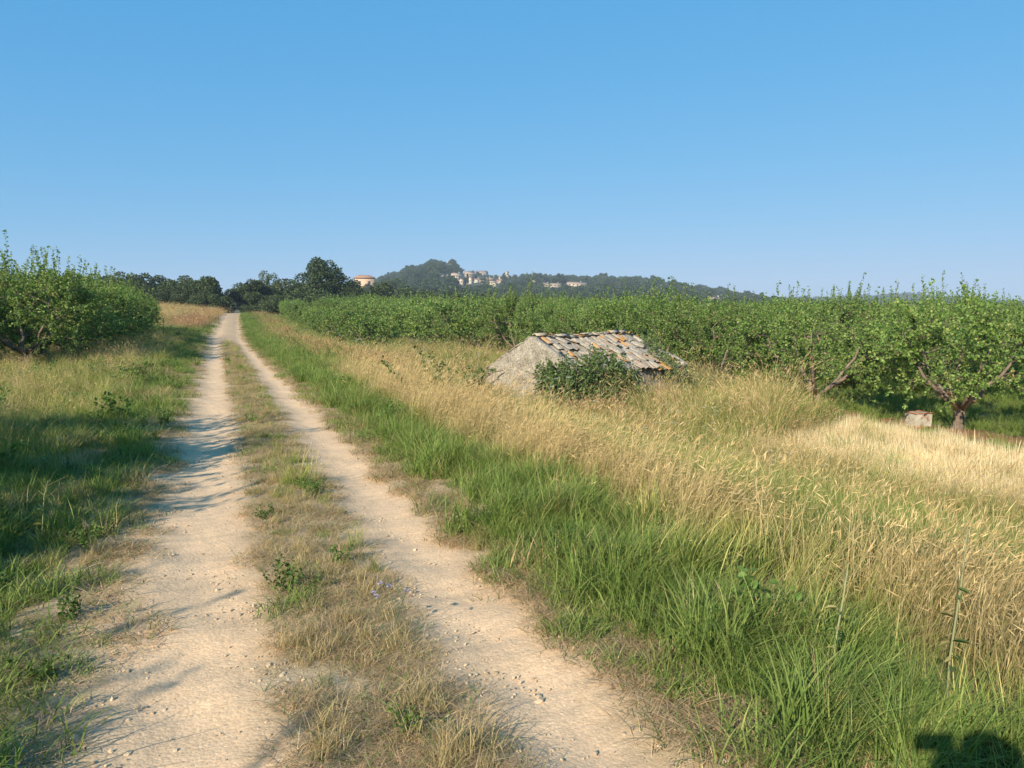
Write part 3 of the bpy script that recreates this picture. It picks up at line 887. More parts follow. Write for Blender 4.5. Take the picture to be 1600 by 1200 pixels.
# church: nave tower with pointed spire
d, z = solve_d(791, 438)
x = (791.5 - 800) / FPX * d
t = empty('church', (x, d, z), .3, 'church tower with a slim pointed spire in the hill village', 'church')
g = Geo(); g.box((-2, -2, -6), (2, 2, CAM_H + (HORIZON - 430.8) * d / FPX - z)); obj('tower', g, M['cream'], t)
hh = CAM_H + (HORIZON - 430.8) * d / FPX - z
g = Geo(); g.add([(-2.2, -2.2, hh), (2.2, -2.2, hh), (2.2, 2.2, hh), (-2.2, 2.2, hh), (0, 0, hh + 6.5)], [np.array([[3, 2, 1, 0]]), np.array([[0, 1, 4], [1, 2, 4], [2, 3, 4], [3, 0, 4]])]); obj('spire', g, M['stone'], t)
g = Geo(); g.box((-.6, -2.08, hh - 3), (.6, -1.9, hh - 1)); obj('belfry_opening', g, M['dark'], t)
# ruined keep on the summit
d = 1296.0
x = (702.5 - 800) / FPX * d
z = float(hillA_xy(np.array([x]), np.array([d]))[0])
t = empty('ruined_tower', (x, d, z), .2, 'ruined stone tower with a broken top on the wooded summit', 'tower')
g = Geo()
top = CAM_H + (HORIZON - 408.6) * d / FPX - z
for (x0, x1, y0, y1, hf) in [(-2.6, -1.2, -2.2, 2.2, 1.0), (-1.2, .4, -2.2, -1.0, .78), (.4, 2.6, -2.2, 2.2, .55), (-1.2, .4, 1.0, 2.2, .9)]:
    g.box((x0, y0, -3), (x1, y1, top * hf))
obj('wall', g, M['stone'], t)
g = Geo(); g.box((.9, -2.3, 2.5), (1.7, -2.15, 4.6)); obj('opening', g, M['dark'], t)
# two cypresses
def cypress(seed, H):
    rng = np.random.default_rng(seed); n = 900
    tz = rng.uniform(0, 1, n); a = rng.uniform(0, 6.28, n)
    r = 1.1 * np.sin(np.pi * (tz * .93 + .06)) ** .6 * rng.uniform(.5, 1.05, n)
    pos = np.stack([np.cos(a) * r, np.sin(a) * r, .3 + tz * (H - .5)], 1)
    ll = rng.uniform(.5, .9, n)
    v, f, c = leaf_geo(pos, nrm(np.stack([np.cos(a) * .3, np.sin(a) * .3, np.ones(n)], 1)), nrm(np.stack([np.cos(a), np.sin(a), np.zeros(n)], 1)), ll, ll * .35, pal(rng, n, [(.02, .035, .016), (.03, .048, .02)]))
    g = Geo(); g.tube([[0, 0, -1], [0, 0, 1.5], [0, 0, H * .8]], [.2, .16, .04], 6)
    return g.mesh('trunk'), mk_mesh('crown', v, [f], c)
for px, yt, yb, lab in ((727.6, 434, 446.5, 'shorter of the two dark cypresses in the hill village'), (731.2, 428.5, 446.5, 'taller of the two dark cypresses in the hill village')):
    d, z = solve_d(px, yb); H = (yb - yt) * d / FPX
    place_tree('cypress', cypress(int(px), H), (px - 800) / FPX * d * .995, d * .995, lab, 'tree', None, 0, 1, 1, z, 'bark', 'oak')
# pink house on the near knoll
kz = float(hillA_xy(np.array([KX]), np.array([KY]))[0])
top = CAM_H + (HORIZON - 430.6) / FPX * KY
x = (571 - 800) / FPX * KY
house('house', x, KY, kz, 10.4, 6.4, top - kz - 1.7, 1.7, 0.22, 'pink', 'tile_far', 'square pink house with hipped clay roof above the thicket', None, True, 2, 2)

# ------------------------------------------------------------------ the half-sunk stone hut
dF = 18.0
Fp = np.array([0.0875 * dF, dF]); RD = np.array([0.7071, 0.7071]); GD = np.array([0.7071, -0.7071])
HW, HL = 0.1767 * dF, 0.262 * dF
Ap = Fp - GD * HW / 2                         # foot of the gable's middle
hut_z = hz(*(Ap + RD * HL / 2))
EAVE = CAM_H - (580 - HORIZON) * dF / FPX - hut_z
RIDGE = CAM_H - (526 - HORIZON) * dF * 1.0625 / FPX - hut_z
# local frame: x along the gable (towards the right eave), y along the ridge (away), z up
hut = empty('stone_hut', (Ap[0], Ap[1], hut_z), math.atan2(GD[1], GD[0]), 'low old stone hut with a sagging lichen-covered tile roof, half sunk in grass', 'hut')
M['rubble'] = None
m, nt, out = new_mat('rubble_plaster')
tc = N(nt, 'ShaderNodeTexCoord')
f1 = noise_tex(nt, 3.0, 7, .65, tc.outputs['Object'])
f2 = noise_tex(nt, 30.0, 6, .7, tc.outputs['Object'])
vo = N(nt, 'ShaderNodeTexVoronoi', i_Scale=6.5, feature='DISTANCE_TO_EDGE')
nt.links.new(tc.outputs['Object'], vo.inputs['Vector'])
c = ramp(nt, f1, [(.28, (.20, .17, .13)), (.5, (.335, .29, .22)), (.72, (.44, .385, .30))])
c = mixc(nt, c, ramp(nt, f2, [(.36, .38), (.48, .9), (.62, 1.35)]), 1.0, 'MULTIPLY')
c = mixc(nt, c, ramp(nt, vo.outputs['Distance'], [(.0, .8), (.09, 1.03)]), .55, 'MULTIPLY')
b_ = N(nt, 'ShaderNodeBsdfPrincipled', i_Roughness=.95)
b_.inputs['Specular IOR Level'].default_value = .1
nt.links.new(c, b_.inputs['Base Color'])
ad = N(nt, 'ShaderNodeMath', operation='MULTIPLY_ADD'); ad.inputs[1].default_value = .5
nt.links.new(f2, ad.inputs[0]); nt.links.new(f1, ad.inputs[2])
bp = N(nt, 'ShaderNodeBump'); bp.inputs['Strength'].default_value = .9; bp.inputs['Distance'].default_value = .06
nt.links.new(ad.outputs[0], bp.inputs['Height']); nt.links.new(bp.outputs[0], b_.inputs['Normal'])
nt.links.new(b_.outputs[0], out.inputs[0]); M['rubble'] = m

def rough_wall(poly_top, u0, u1, z0, thick, place, nu=36, nz=22, seed=0):
    """uneven masonry slab: u along the wall, top edge given by poly_top(u)"""
    rng = np.random.default_rng(seed)
    u = np.linspace(u0, u1, nu); t = np.linspace(0, 1, nz)
    U, T = np.meshgrid(u, t)
    top = poly_top(U) + 0.02 * N1(U, 0 * U, 0.5)
    Zz = z0 + (top - z0) * T
    off = 0.028 * N2(U, Zz, 0.45) + 0.014 * N3(U, Zz, 0.17) + rng.normal(0, .004, U.shape)
    fr = np.stack([U, off, Zz], -1).reshape(-1, 3)
    bk = np.stack([U, 0 * U + thick, Zz], -1).reshape(-1, 3)
    n = nu * nz
    ii = (np.arange(nz - 1)[:, None] * nu + np.arange(nu - 1)[None]).ravel()
    q = np.stack([ii, ii + 1, ii + nu + 1, ii + nu], 1)
    rim = []
    ring = list(range(nu)) + [k * nu + nu - 1 for k in range(1, nz)] + list(range(nz * nu - 2, (nz - 1) * nu - 1, -1)) + [k * nu for k in range(nz - 2, 0, -1)]
    for i0, i1 in zip(ring, ring[1:] + ring[:1]):
        rim.append([i0 + n, i1 + n, i1, i0])
    v = np.concatenate([fr, bk])
    g = Geo(); g.add(place(v), [np.concatenate([q, q[:, ::-1] + n, np.array(rim)])])
    return g
WL = -HW / 2
def gable_top(u):
    left = RIDGE + (EAVE - 0.10 - RIDGE) * np.clip(-u / (HW / 2), 0, 1.2)
    right = RIDGE + (EAVE - RIDGE) * np.clip(u / (HW / 2), 0, 1.2)
    return np.where(u < 0, left, right)
obj('gable_wall', rough_wall(gable_top, WL, HW / 2, -.5, .32, lambda v: v, 46, 26, 1), M['rubble'], hut)
obj('gable_wall', rough_wall(lambda u: gable_top(u) - .12, WL, HW / 2, -.5, .3, lambda v: np.stack([v[:, 0], HL - .02 - v[:, 1], v[:, 2]], 1), 20, 12, 2), M['rubble'], hut)
obj('side_wall', rough_wall(lambda u: EAVE - .07 - .13 * smooth(.5, 1, u / HL) + 0 * u, .325, HL - .33, -.5, .3, lambda v: np.stack([HW / 2 - .01 - v[:, 1], v[:, 0], v[:, 2]], 1), 40, 14, 3), M['rubble'], hut)
obj('side_wall', rough_wall(lambda u: EAVE - .15 + 0 * u, .325, HL - .33, -.5, .3, lambda v: np.stack([WL + .01 + v[:, 1], v[:, 0], v[:, 2]], 1), 20, 8, 4), M['rubble'], hut)
# coping slabs up the left rake of the gable
M['slab'] = mat_solid('coping_stone', [(.3, (.22, .19, .145)), (.55, (.35, .305, .235)), (.75, (.44, .39, .30))], 7, .95, .6, 40, .15)
rr_ = np.random.default_rng(8)
for k in range(6):
    t0, t1 = k / 6 + .008, (k + 1) / 6 - .008
    p0 = np.array([-HW / 2 * 1.0 * (1 - t0), gable_top(np.array([-HW / 2 * (1 - t0)]))[0]]); p1 = np.array([-HW / 2 * 1.0 * (1 - t1), gable_top(np.array([-HW / 2 * (1 - t1)]))[0]])
    g = Geo(); n_ = np.array([-(p1 - p0)[1], (p1 - p0)[0]]); n_ /= np.linalg.norm(n_)
    th = rr_.uniform(.018, .034)
    v = []
    for yy in (-.015, .36):
        for p, h in ((p0, 0.004), (p1, 0.004), (p1, th), (p0, th)):
            pp = p + n_ * h
            v.append((pp[0], yy, pp[1]))
    v = np.array(v) + rr_.normal(0, .008, (8, 3))
    g.add(v, np.array([[0, 1, 2, 3], [7, 6, 5, 4], [0, 4, 5, 1], [1, 5, 6, 2], [2, 6, 7, 3], [3, 7, 4, 0]]))
    obj('coping_slab', g, M['slab'], hut)
# roof deck below the tiles and the tiles themselves
def sag(u, v):
    """roof surface drop at u along ridge 0..1, v down the slope 0..1"""
    s = 0.085 * np.sin(math.pi * u) + 0.035 * np.sin(7 * u + 2 * v) + 0.04 * smooth(.55, .95, u) * v
    s = s + 0.13 * smooth(.80, .96, u) * (1 - v) + 0.05 * np.sin(11 * u) * v * (1 - v)
    return s
SLX, SLZ = HW / 2 + .07, RIDGE - EAVE + .045
def roof_pt(side, u, v, lift=0.0):
    x = side * v * SLX
    z = RIDGE - v * SLZ - sag(u, v) + lift + .02 + .018 * math.sin(u * 31 + v * 9) + .012 * math.sin(u * 17 - v * 23)
    return np.array([x, -.03 + u * (HL + .06), z])
M['deck'] = mat_solid('roof_boards', [(.3, (.10, .08, .06)), (.7, (.20, .16, .12))], 6, .95, .4, 30, 0)
DECKS = []
for side in (1, -1):
    g = Geo()
    U, V = np.meshgrid(np.linspace(.065, .985, 24), np.linspace(0, .97, 8), indexing='ij')
    top = np.array([roof_pt(side, a, b, .012) for a, b in zip(U.ravel(), V.ravel())])
    ii = (np.arange(23)[:, None] * 8 + np.arange(7)[None]).ravel()
    q = np.stack([ii, ii + 8, ii + 9, ii + 1], 1)
    if side < 0:
        q = q[:, ::-1]
    n = len(top)
    g.add(np.concatenate([top, top - [0, 0, .05]]), [np.concatenate([q, q[:, ::-1] + n])])
    DECKS.append((g, side))
m, nt, out = new_mat('lichen_tile')
tc = N(nt, 'ShaderNodeTexCoord'); oi = N(nt, 'ShaderNodeObjectInfo'); ge = N(nt, 'ShaderNodeNewGeometry')
f1 = noise_tex(nt, 14, 6, .7, ge.outputs['Position'])
f3 = noise_tex(nt, 1.7, 4, .6, ge.outputs['Position'])
c = ramp(nt, f1, [(.30, (.20, .165, .12)), (.44, (.36, .30, .22)), (.58, (.47, .405, .31)), (.78, (.60, .54, .43))])
mk = N(nt, 'ShaderNodeMath', operation='ADD'); nt.links.new(f3, mk.inputs[0])
mr = N(nt, 'ShaderNodeMapRange'); mr.inputs[3].default_value = -.14; mr.inputs[4].default_value = .14
nt.links.new(oi.outputs['Random'], mr.inputs[0]); nt.links.new(mr.outputs[0], mk.inputs[1])
c = mixc(nt, c, (.56, .27, .07), ramp(nt, mk.outputs[0], [(.55, 0.0), (.63, .9)]))
c = mixc(nt, c, (.40, .27, .18), ramp(nt, mk.outputs[0], [(.32, .6), (.41, 0.0)]))
b_ = N(nt, 'ShaderNodeBsdfPrincipled', i_Roughness=.93); b_.inputs['Specular IOR Level'].default_value = .12
nt.links.new(c, b_.inputs['Base Color'])
bp = N(nt, 'ShaderNodeBump'); bp.inputs['Strength'].default_value = .8; bp.inputs['Distance'].default_value = .02
nt.links.new(noise_tex(nt, 45, 5, .7, ge.outputs['Position']), bp.inputs['Height']); nt.links.new(bp.outputs[0], b_.inputs['Normal'])
nt.links.new(b_.outputs[0], out.inputs[0]); M['lichen'] = m
for g, side in DECKS:
    obj('roof_bed', g, M['lichen'], hut)
def tile_mesh(seed, length=.46, r0=.098, r1=.082, th=.016):
    """half-round clay tile, its length along -Y..+Y, wide end at +Y, chipped edge"""
    rng = np.random.default_rng(seed)
    ang = np.linspace(-1.25, 1.25, 6)
    v = []
    for yy, r in ((-length / 2, r1), (0, (r0 + r1) / 2), (length / 2, r0)):
        j = rng.normal(0, .012, 6) if yy else np.zeros(6)
        for rad in (r, r - th):
            for a, jj in zip(ang, j):
                v.append((math.sin(a) * rad, yy + jj, math.cos(a) * rad - r * .42 + rng.normal(0, .003)))
    q = []
    for k in range(2):
        o0, o1 = k * 12, (k + 1) * 12
        for i in range(5):
            q.append([o0 + i, o0 + i + 1, o1 + i + 1, o1 + i])
            q.append([o0 + 6 + i, o1 + 6 + i, o1 + 7 + i, o0 + 7 + i])
        q.append([o0, o1, o1 + 6, o0 + 6]); q.append([o0 + 5, o0 + 11, o1 + 11, o1 + 5])
    for o in (0, 24):
        for i in range(5):
            w_ = [o + i, o + 6 + i, o + 7 + i, o + i + 1]
            q.append(w_ if o == 0 else w_[::-1])
    g = Geo(); g.add(v, [np.array(q)])
    return g.mesh('roof_tile')
TILES = [tile_mesh(k) for k in range(5)]
rt = np.random.default_rng(31)
NU, NV = 26, 5
for side, nv in ((1, NV), (-1, NV)):
    for i in range(NU):
        for j in range(nv):
            u, v = (i + .5 + (.32 if j % 2 else -.1) + rt.normal(0, .12)) / (NU + .4), (j + .48 + rt.normal(0, .07)) / nv
            if u < (.065 if side > 0 else .09):
                continue
            if side > 0:
                if .80 < u < .885 and .30 < v < .95 and rt.uniform() < .75:
                    continue                      # hole where plants grow through
                if u > .80 and v < .55 and rt.uniform() < .85:
                    continue                      # fallen ridge end
                if rt.uniform() < .035:
                    continue
            p = roof_pt(side, u, v, .03 + rt.uniform(-.015, .025))
            pitch = math.atan2(SLZ, SLX) + rt.normal(0, .045) - .035
            o = obj('roof_tile', TILES[rt.integers(5)], M['lichen'], hut, tuple(p + rt.normal(0, .012, 3)))
            # tile axis runs down the slope (local +Y is the lower, wide end)
            down = Vector((side * math.cos(pitch), rt.normal(0, .24), -math.sin(pitch))).normalized()
            up = Vector((side * math.sin(pitch), rt.normal(0, .16), math.cos(pitch)))
            xx = down.cross(up).normalized(); zz = xx.cross(down)
            mt = Matrix((xx, down, zz)).transposed().to_4x4()
            o.rotation_euler = mt.to_euler()
            o.scale = (rt.uniform(1.05, 1.5), rt.uniform(.9, 1.2), rt.uniform(.3, .75))
for i in range(10):
    u = .05 + (i + .5) / 13.0
    p = roof_pt(1, u, 0, .05)
    o = obj('ridge_tile', TILES[rt.integers(5)], M['lichen'], hut, tuple(p + rt.normal(0, .012, 3)), (rt.normal(0, .05), rt.normal(0, .08), rt.normal(0, .06)))
    o.scale = (1.15, .95, 1.0)

# creeper, bushes and dead stems around the hut -------------------------------------------------
HUTM = Matrix.Translation(hut.location) @ Matrix.Rotation(hut.rotation_euler.z, 4, 'Z')
def hw_(x, y, z):
    return np.array(HUTM @ Vector((x, y, z)))
IVY = [(0.085, 0.14, 0.045), (0.115, 0.175, 0.06), (0.15, 0.205, 0.08), (0.06, 0.10, 0.035)]
BRM = [(0.07, 0.11, 0.04), (0.10, 0.14, 0.055), (0.13, 0.165, 0.07), (0.05, 0.08, 0.03)]
def bush(name, label, cat, base, blobs, nshoot, leaf, cols, seed, gap=.03, L=(.18, .42), stems='twig', mat='leaf', group=None):
    """leafy shrub: stems from the base to lobes, shoots all round them. blobs: (centre, radius) in world metres"""
    rng = np.random.default_rng(seed)
    base = np.array(base, float)
    t = empty(name, tuple(base), 0, label, cat, group)
    g = Geo(); SP, SD, SL = [], [], []
    vol = np.array([b[1] ** 2 for b in blobs]); cnt = np.maximum((nshoot * vol / vol.sum()).astype(int), 3)
    for (c, r), n in zip(blobs, cnt):
        c = np.array(c, float) - base
        foot = np.array([c[0] * .5 + rng.normal(0, .05), c[1] * .5 + rng.normal(0, .05), -.05])
        g.tube(curve_pts(foot, c, rng.normal(0, .05, 3), 5), np.linspace(.014, .006, 5), 5, cap=False)
        d = nrm(rng.normal(size=(n, 3)))
        p = c + d * (r * rng.uniform(.25, .85, n) ** .6)[:, None] * [1, 1, .9]
        for pp, dd in zip(p, d):
            q = nrm(dd * .7 + rng.normal(size=3) * .6 + [0, 0, .15])
            l = rng.uniform(*L)
            SP.append(pp); SD.append(q); SL.append(l)
            g.tube(np.array([pp, pp + q * l]), np.array([.004, .0015]), 3, cap=False)
    v, f, c = shoot_leaves(rng, np.array(SP), np.array(SD), np.array(SL), gap, leaf, cols, .4)
    obj('stems', g, M[stems], t)
    obj('foliage', mk_mesh('foliage', v, [f], c), M[mat], t)
    return t
bb = []
for (u, z, r, off) in [(.0, .72, .30, .22), (.35, .88, .30, .20), (.75, 1.00, .30, .14), (1.1, 1.08, .30, .10), (1.5, 1.18, .30, .02), (1.85, 1.25, .26, -.08), (2.2, 1.08, .26, .05), (2.4, .78, .28, .16), (1.9, .85, .32, .20), (1.4, .75, .34, .28), (.9, .65, .34, .32), (.4, .50, .34, .36), (.0, .32, .32, .36), (.7, .25, .34, .5), (1.3, .35, .36, .45), (1.9, .42, .34, .38), (2.5, .42, .28, .28), (1.0, .08, .3, .6), (1.65, .12, .3, .5), (1.75, 1.42, .15, -.3), (1.35, 1.30, .18, -.2)]:
    bb.append((hw_(HW / 2 + off - (.22 if u < 1.0 else .0), u - .72, z), r * 1.06))
for (x_, z, r) in [(HW / 2 - .15, .62, .30), (HW / 2 - .42, .92, .32), (HW / 2 - .55, 1.22, .22), (HW / 2 - .78, 1.04, .26), (HW / 2 - 1.02, 1.06, .17), (HW / 2 - .05, .88, .40), (HW / 2 - .5, .66, .2), (HW / 2 - .62, .85, .2), (HW / 2 - .85, 1.12, .16)]:
    bb.append((hw_(x_, -.14, z), r))
bush('creeper_bush', 'green leafy creeper climbing over the hut eave and gable corner', 'bush', hw_(HW / 2 + .35, .9, 0.02), bb, 1800, .062, IVY, 5, .026, (.16, .46))
bb = [(hw_(HW / 2 * f_ + .12, HL * u_, EAVE + z_), r_) for f_, u_, z_, r_ in [(.55, .83, .12, .22), (.75, .84, .0, .2), (.35, .86, .28, .24), (.95, .82, -.12, .2), (.2, .92, .38, .22), (1.05, .76, -.35, .28), (1.08, .9, -.45, .25)]]
bush('bramble', 'bramble growing up through the hole in the hut roof', 'bush', hw_(HW / 2 + .12, HL * .82, -.05), bb, 330, .055, IVY, 6, .03)
# tangled grey dead bush past the hut's far end
def dead_bush(name, label, base, r, n, seed, matn, up=.5, rad=.006):
    rng = np.random.default_rng(seed)
    t = empty(name, tuple(base), 0, label, 'bush')
    g = Geo()
    for k in range(n):
        d = nrm(rng.normal(size=3) + [0, 0, up]); d[2] = abs(d[2])
        p0 = np.array([rng.normal(0, .12), rng.normal(0, .12), -.03])
        p1 = p0 + d * r * rng.uniform(.5, 1.1)
        pts = curve_pts(p0, p1, rng.normal(0, .18 * r, 3), 6)
        g.tube(pts, np.linspace(rad * 1.6, rad * .4, 6), 4, cap=False)
        for _ in range(5):
            i = rng.integers(2, 6)
            q = pts[i] + nrm(rng.normal(size=3)) * r * rng.uniform(.15, .4)
            g.tube(curve_pts(pts[i], q, rng.normal(0, .05, 3), 4), np.linspace(rad * .8, rad * .25, 4), 3, cap=False)
    obj('branches', g, M[matn], t)
M['rust_twig'] = mat_solid('rusty_twig', [(.3, (.20, .085, .045)), (.7, (.38, .20, .11))], 12, .9, .2, 60, 0)
p = hw_(HW / 2 + .1, HL + .75, 0); p[2] = hz(p[0], p[1])
dead_bush('dead_bush', 'tangled grey leafless bush against the far end of the hut', p, 1.35, 70, 3, 'twig', .7)
p = hw_(HW / 2 + .45, HL * .62, 0); p[2] = hz(p[0], p[1])
dead_bush('dead_bush', 'reddish brown withered shrub against the hut side wall', p, .85, 60, 4, 'rust_twig', 1.0, .005)
# the old vine branch and the stake leaning at the gable
br = empty('dead_branch', tuple(hw_(-HW / 2 - .25, -.5, 0)), 0, 'long curved dead branch leaning against the hut gable', 'branch')
g = Geo(); o0 = hw_(-HW / 2 - .25, -.5, 0)
pts = np.array([hw_(-HW / 2 - .42, -.62, -.03), hw_(-HW / 2 - .22, -.5, .42), hw_(-HW / 2 + .15, -.40, .83), hw_(-HW / 2 + .50, -.28, 1.08), hw_(-HW / 2 + .72, -.10, 1.14)]) - o0
g.tube(pts, [.034, .03, .026, .02, .012], 7)
g.tube(np.array([pts[2], pts[2] + [.10, 0.02, .14]]), [.014, .008], 5)
obj('branch', g.mesh('branch', True), M['bark'], br)
g = Geo()
g.tube(np.array([pts[3] + [0, 0, -.02], pts[3] + [.01, .02, -.5], pts[3] + [.04, .0, -1.15]]), [.012, .012, .014], 5)
obj('hanging_stem', g, M['rust_twig'], br)

# ------------------------------------------------------------------ rusty tin by the pruned tree
tx, ty, tz = at(1434, 667)
tin = empty('rusty_tin', (tx, ty, tz), .18, 'rusty square tin with peeling pale paint beside the pruned tree', 'tin')
kx = ty / FPX
W_, H_ = 31 * kx, 23 * kx
m, nt, out = new_mat('peeling_paint')
tc = N(nt, 'ShaderNodeTexCoord')
f = noise_tex(nt, 9, 6, .7, tc.outputs['Object'])
sp = N(nt, 'ShaderNodeSeparateXYZ'); nt.links.new(tc.outputs['Object'], sp.inputs[0])
rust = ramp(nt, noise_tex(nt, 22, 5, .65, tc.outputs['Object']), [(.3, (.20, .10, .055)), (.7, (.36, .22, .13))])
c = mixc(nt, rust, (.42, .39, .30), ramp(nt, f, [(.40, 0.0), (.52, .9)]))
b_ = N(nt, 'ShaderNodeBsdfPrincipled', i_Roughness=.7, i_Metallic=.0)
nt.links.new(c, b_.inputs['Base Color']); nt.links.new(b_.outputs[0], out.inputs[0]); M['peel'] = m
M['rust'] = mat_solid('rust', [(.3, (.20, .065, .03)), (.7, (.44, .19, .085))], 14, .85, .4, 60, 0)
g = Geo(); w2, d2 = W_ / 2, W_ * .42
bm = bmesh.new(); bmesh.ops.create_cube(bm, size=1)
for v in bm.verts:
    v.co = Vector((v.co.x * W_ * .97, v.co.y * d2 * 2, (v.co.z + .5) * H_))
bmesh.ops.bevel(bm, geom=bm.edges[:], offset=.018, segments=2, affect='EDGES')
bmesh.ops.subdivide_edges(bm, edges=bm.edges[:], cuts=1)
for v in bm.verts:
    v.co += Vector((.006 * math.sin(v.co.z * 31 + v.co.y * 9), .010 * math.sin(v.co.x * 23 + v.co.z * 17), .003 * math.sin(v.co.x * 40)))
me = bpy.data.meshes.new('body'); bm.to_mesh(me); bm.free()
obj('body', me, M['peel'], tin)
for nm, z0, z1, e in (('rim', H_ * .965, H_ * 1.03, .012), ('foot_rim', -.01, H_ * .10, .010)):
    g = Geo()
    for lo, hi in (((-w2 - e, -d2 - e), (w2 + e, -d2 + .004)), ((-w2 - e, d2 - .004), (w2 + e, d2 + e)), ((-w2 - e, -d2 + .004), (-w2 + .012, d2 - .004)), ((w2 - .012, -d2 + .004), (w2 + e, d2 - .004))):
        g.box((*lo, z0), (*hi, z1), jit=.002)
    obj(nm, g, M['rust'], tin)
g = Geo(); g.tube([(-.09, 0, H_), (-.09, 0, H_ + .03), (0, 0, H_ + .05), (.09, 0, H_ + .03), (.09, 0, H_)], .008, 6)
obj('handle', g, M['rust'], tin)

# ------------------------------------------------------------------ fence stakes at the ploughed field
M['stake'] = mat_solid('weathered_stake', [(.3, (.06, .055, .05)), (.7, (.15, .13, .11))], 15, .85, .3, 60, .1)
for k, (px, pt, pb, lab) in enumerate([(256, 497, 528, 'tall thin stake standing alone at the edge of the ploughed field'), (314.5, 499, 516, None), (327.5, 497, 515, None), (342, 490, 507, None), (317, 492, 503, None)]):
    x, y, z = at(px, pb)
    h = (pb - pt) * y / FPX
    st = empty('fence_stake', (x, y, z), k, lab or 'thin dark fence stake in the dry grass where the track bends', 'stake', None if lab else 'fence stakes by the bend of the track')
    g = Geo(); g.tube([[0, 0, -.3], [.005, 0, h * .5], [.02, .01, h]], [.022, .02, .018], 6); obj('post', g, M['stake'], st)
    g = Geo(); g.tube([[.012, .006, h * .78], [.03, .02, h * .78], [.03, -.02, h * .8], [.012, .006, h * .8]], .004, 4); obj('wire_tie', g, M['rust'], st)
# ------------------------------------------------------------------ grass and weeds
def blades(rng, n, R, L, w, bend_, az=None, az_sd=9.0, base_c=None, tip_c=None, jit=.15, up=1.0, segs=3):
    """n ribbons rooted in a disc of radius R -> verts, faces, colours, tips, tip directions"""
    a = rng.uniform(0, 6.28, n); r = R * np.sqrt(rng.uniform(0, 1, n))
    root = np.stack([np.cos(a) * r, np.sin(a) * r, np.full(n, -0.02)], 1)
    ln = rng.uniform(*L, n)
    az_ = rng.uniform(0, 6.28, n) if az is None else rng.normal(az, az_sd, n)
    b = rng.uniform(*bend_, n)
    dh = np.stack([np.cos(az_), np.sin(az_), np.zeros(n)], 1)
    t = np.linspace(0, 1, segs + 1)
    hor = b[:, None] * (0.25 * t + 0.75 * t ** 2)
    ver = t * (1 - 0.42 * b[:, None] * t) * up
    pos = root[:, None] + ln[:, None, None] * (hor[..., None] * dh[:, None] + ver[..., None] * np.array([0, 0, 1.0]))
    side_a = az_ + math.pi / 2 + rng.normal(0, .6, n)
    sd = np.stack([np.cos(side_a), np.sin(side_a), np.zeros(n)], 1)
    ww = rng.uniform(.7, 1.3, n)[:, None] * w * np.array([.8, 1.0, .75, 0.12][: segs + 1] if segs == 3 else np.linspace(1, .1, segs + 1))
    v = np.stack([pos - sd[:, None] * ww[..., None], pos + sd[:, None] * ww[..., None]], 2)
    v = v.reshape(-1, 3)
    k = (segs + 1) * 2
    bi = np.arange(n)[:, None, None] * k + np.arange(segs)[None, :, None] * 2
    f = (bi + np.array([0, 1, 3, 2])).reshape(-1, 4)
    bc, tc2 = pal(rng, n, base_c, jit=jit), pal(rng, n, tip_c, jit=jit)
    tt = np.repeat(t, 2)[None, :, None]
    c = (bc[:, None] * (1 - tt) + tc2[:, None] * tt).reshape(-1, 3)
    return v, f, c, pos[:, -1], nrm(pos[:, -1] - pos[:, -2]), tc2

def heads(rng, tips, dirs, cols, L, w, droop=.4, k=2):
    """seed heads: slim crossed diamonds continuing the stem"""
    n = len(tips)
    d = nrm(dirs + np.array([0, 0, -droop]) * rng.uniform(.2, 1, (n, 1)))
    l = rng.uniform(*L, n)
    out_v, out_f, out_c = [], [], []
    o = 0
    for j in range(k):
        nn = nrm(np.cross(d, rng.normal(size=(n, 3))))
        v, f, c = leaf_geo(tips - d * .01, d, nn, l, np.full(n, w) * rng.uniform(.7, 1.3, n), cols, 0.0)
        out_v.append(v); out_f.append(f + o); out_c.append(c); o += len(v)
    return np.concatenate(out_v), np.concatenate(out_f), np.concatenate(out_c)

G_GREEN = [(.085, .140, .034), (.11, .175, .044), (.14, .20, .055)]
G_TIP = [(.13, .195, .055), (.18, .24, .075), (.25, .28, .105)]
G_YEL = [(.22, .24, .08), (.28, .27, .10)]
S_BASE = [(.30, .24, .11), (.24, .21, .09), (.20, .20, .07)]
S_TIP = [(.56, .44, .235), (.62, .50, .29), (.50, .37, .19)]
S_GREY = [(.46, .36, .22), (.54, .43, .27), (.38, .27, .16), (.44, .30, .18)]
R_TIP = [(.42, .27, .16), (.48, .32, .20), (.36, .23, .135)]
def proto(name, parts):
    g = Geo()
    for v, f, c in parts:
        g.add(v, [f], c)
    return g.mesh(name)
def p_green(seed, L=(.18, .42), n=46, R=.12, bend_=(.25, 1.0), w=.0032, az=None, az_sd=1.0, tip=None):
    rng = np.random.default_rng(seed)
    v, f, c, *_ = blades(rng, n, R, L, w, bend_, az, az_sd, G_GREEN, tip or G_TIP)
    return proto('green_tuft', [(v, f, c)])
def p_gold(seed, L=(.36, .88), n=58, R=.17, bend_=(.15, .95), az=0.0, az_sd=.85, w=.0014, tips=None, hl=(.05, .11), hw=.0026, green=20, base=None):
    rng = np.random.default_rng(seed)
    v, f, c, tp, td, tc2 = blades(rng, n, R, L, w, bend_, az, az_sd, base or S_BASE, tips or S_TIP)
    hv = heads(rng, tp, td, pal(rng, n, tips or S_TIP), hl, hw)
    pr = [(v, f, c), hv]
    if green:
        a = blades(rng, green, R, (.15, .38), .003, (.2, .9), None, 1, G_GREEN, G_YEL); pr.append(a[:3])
    return proto('gold_tuft', pr)
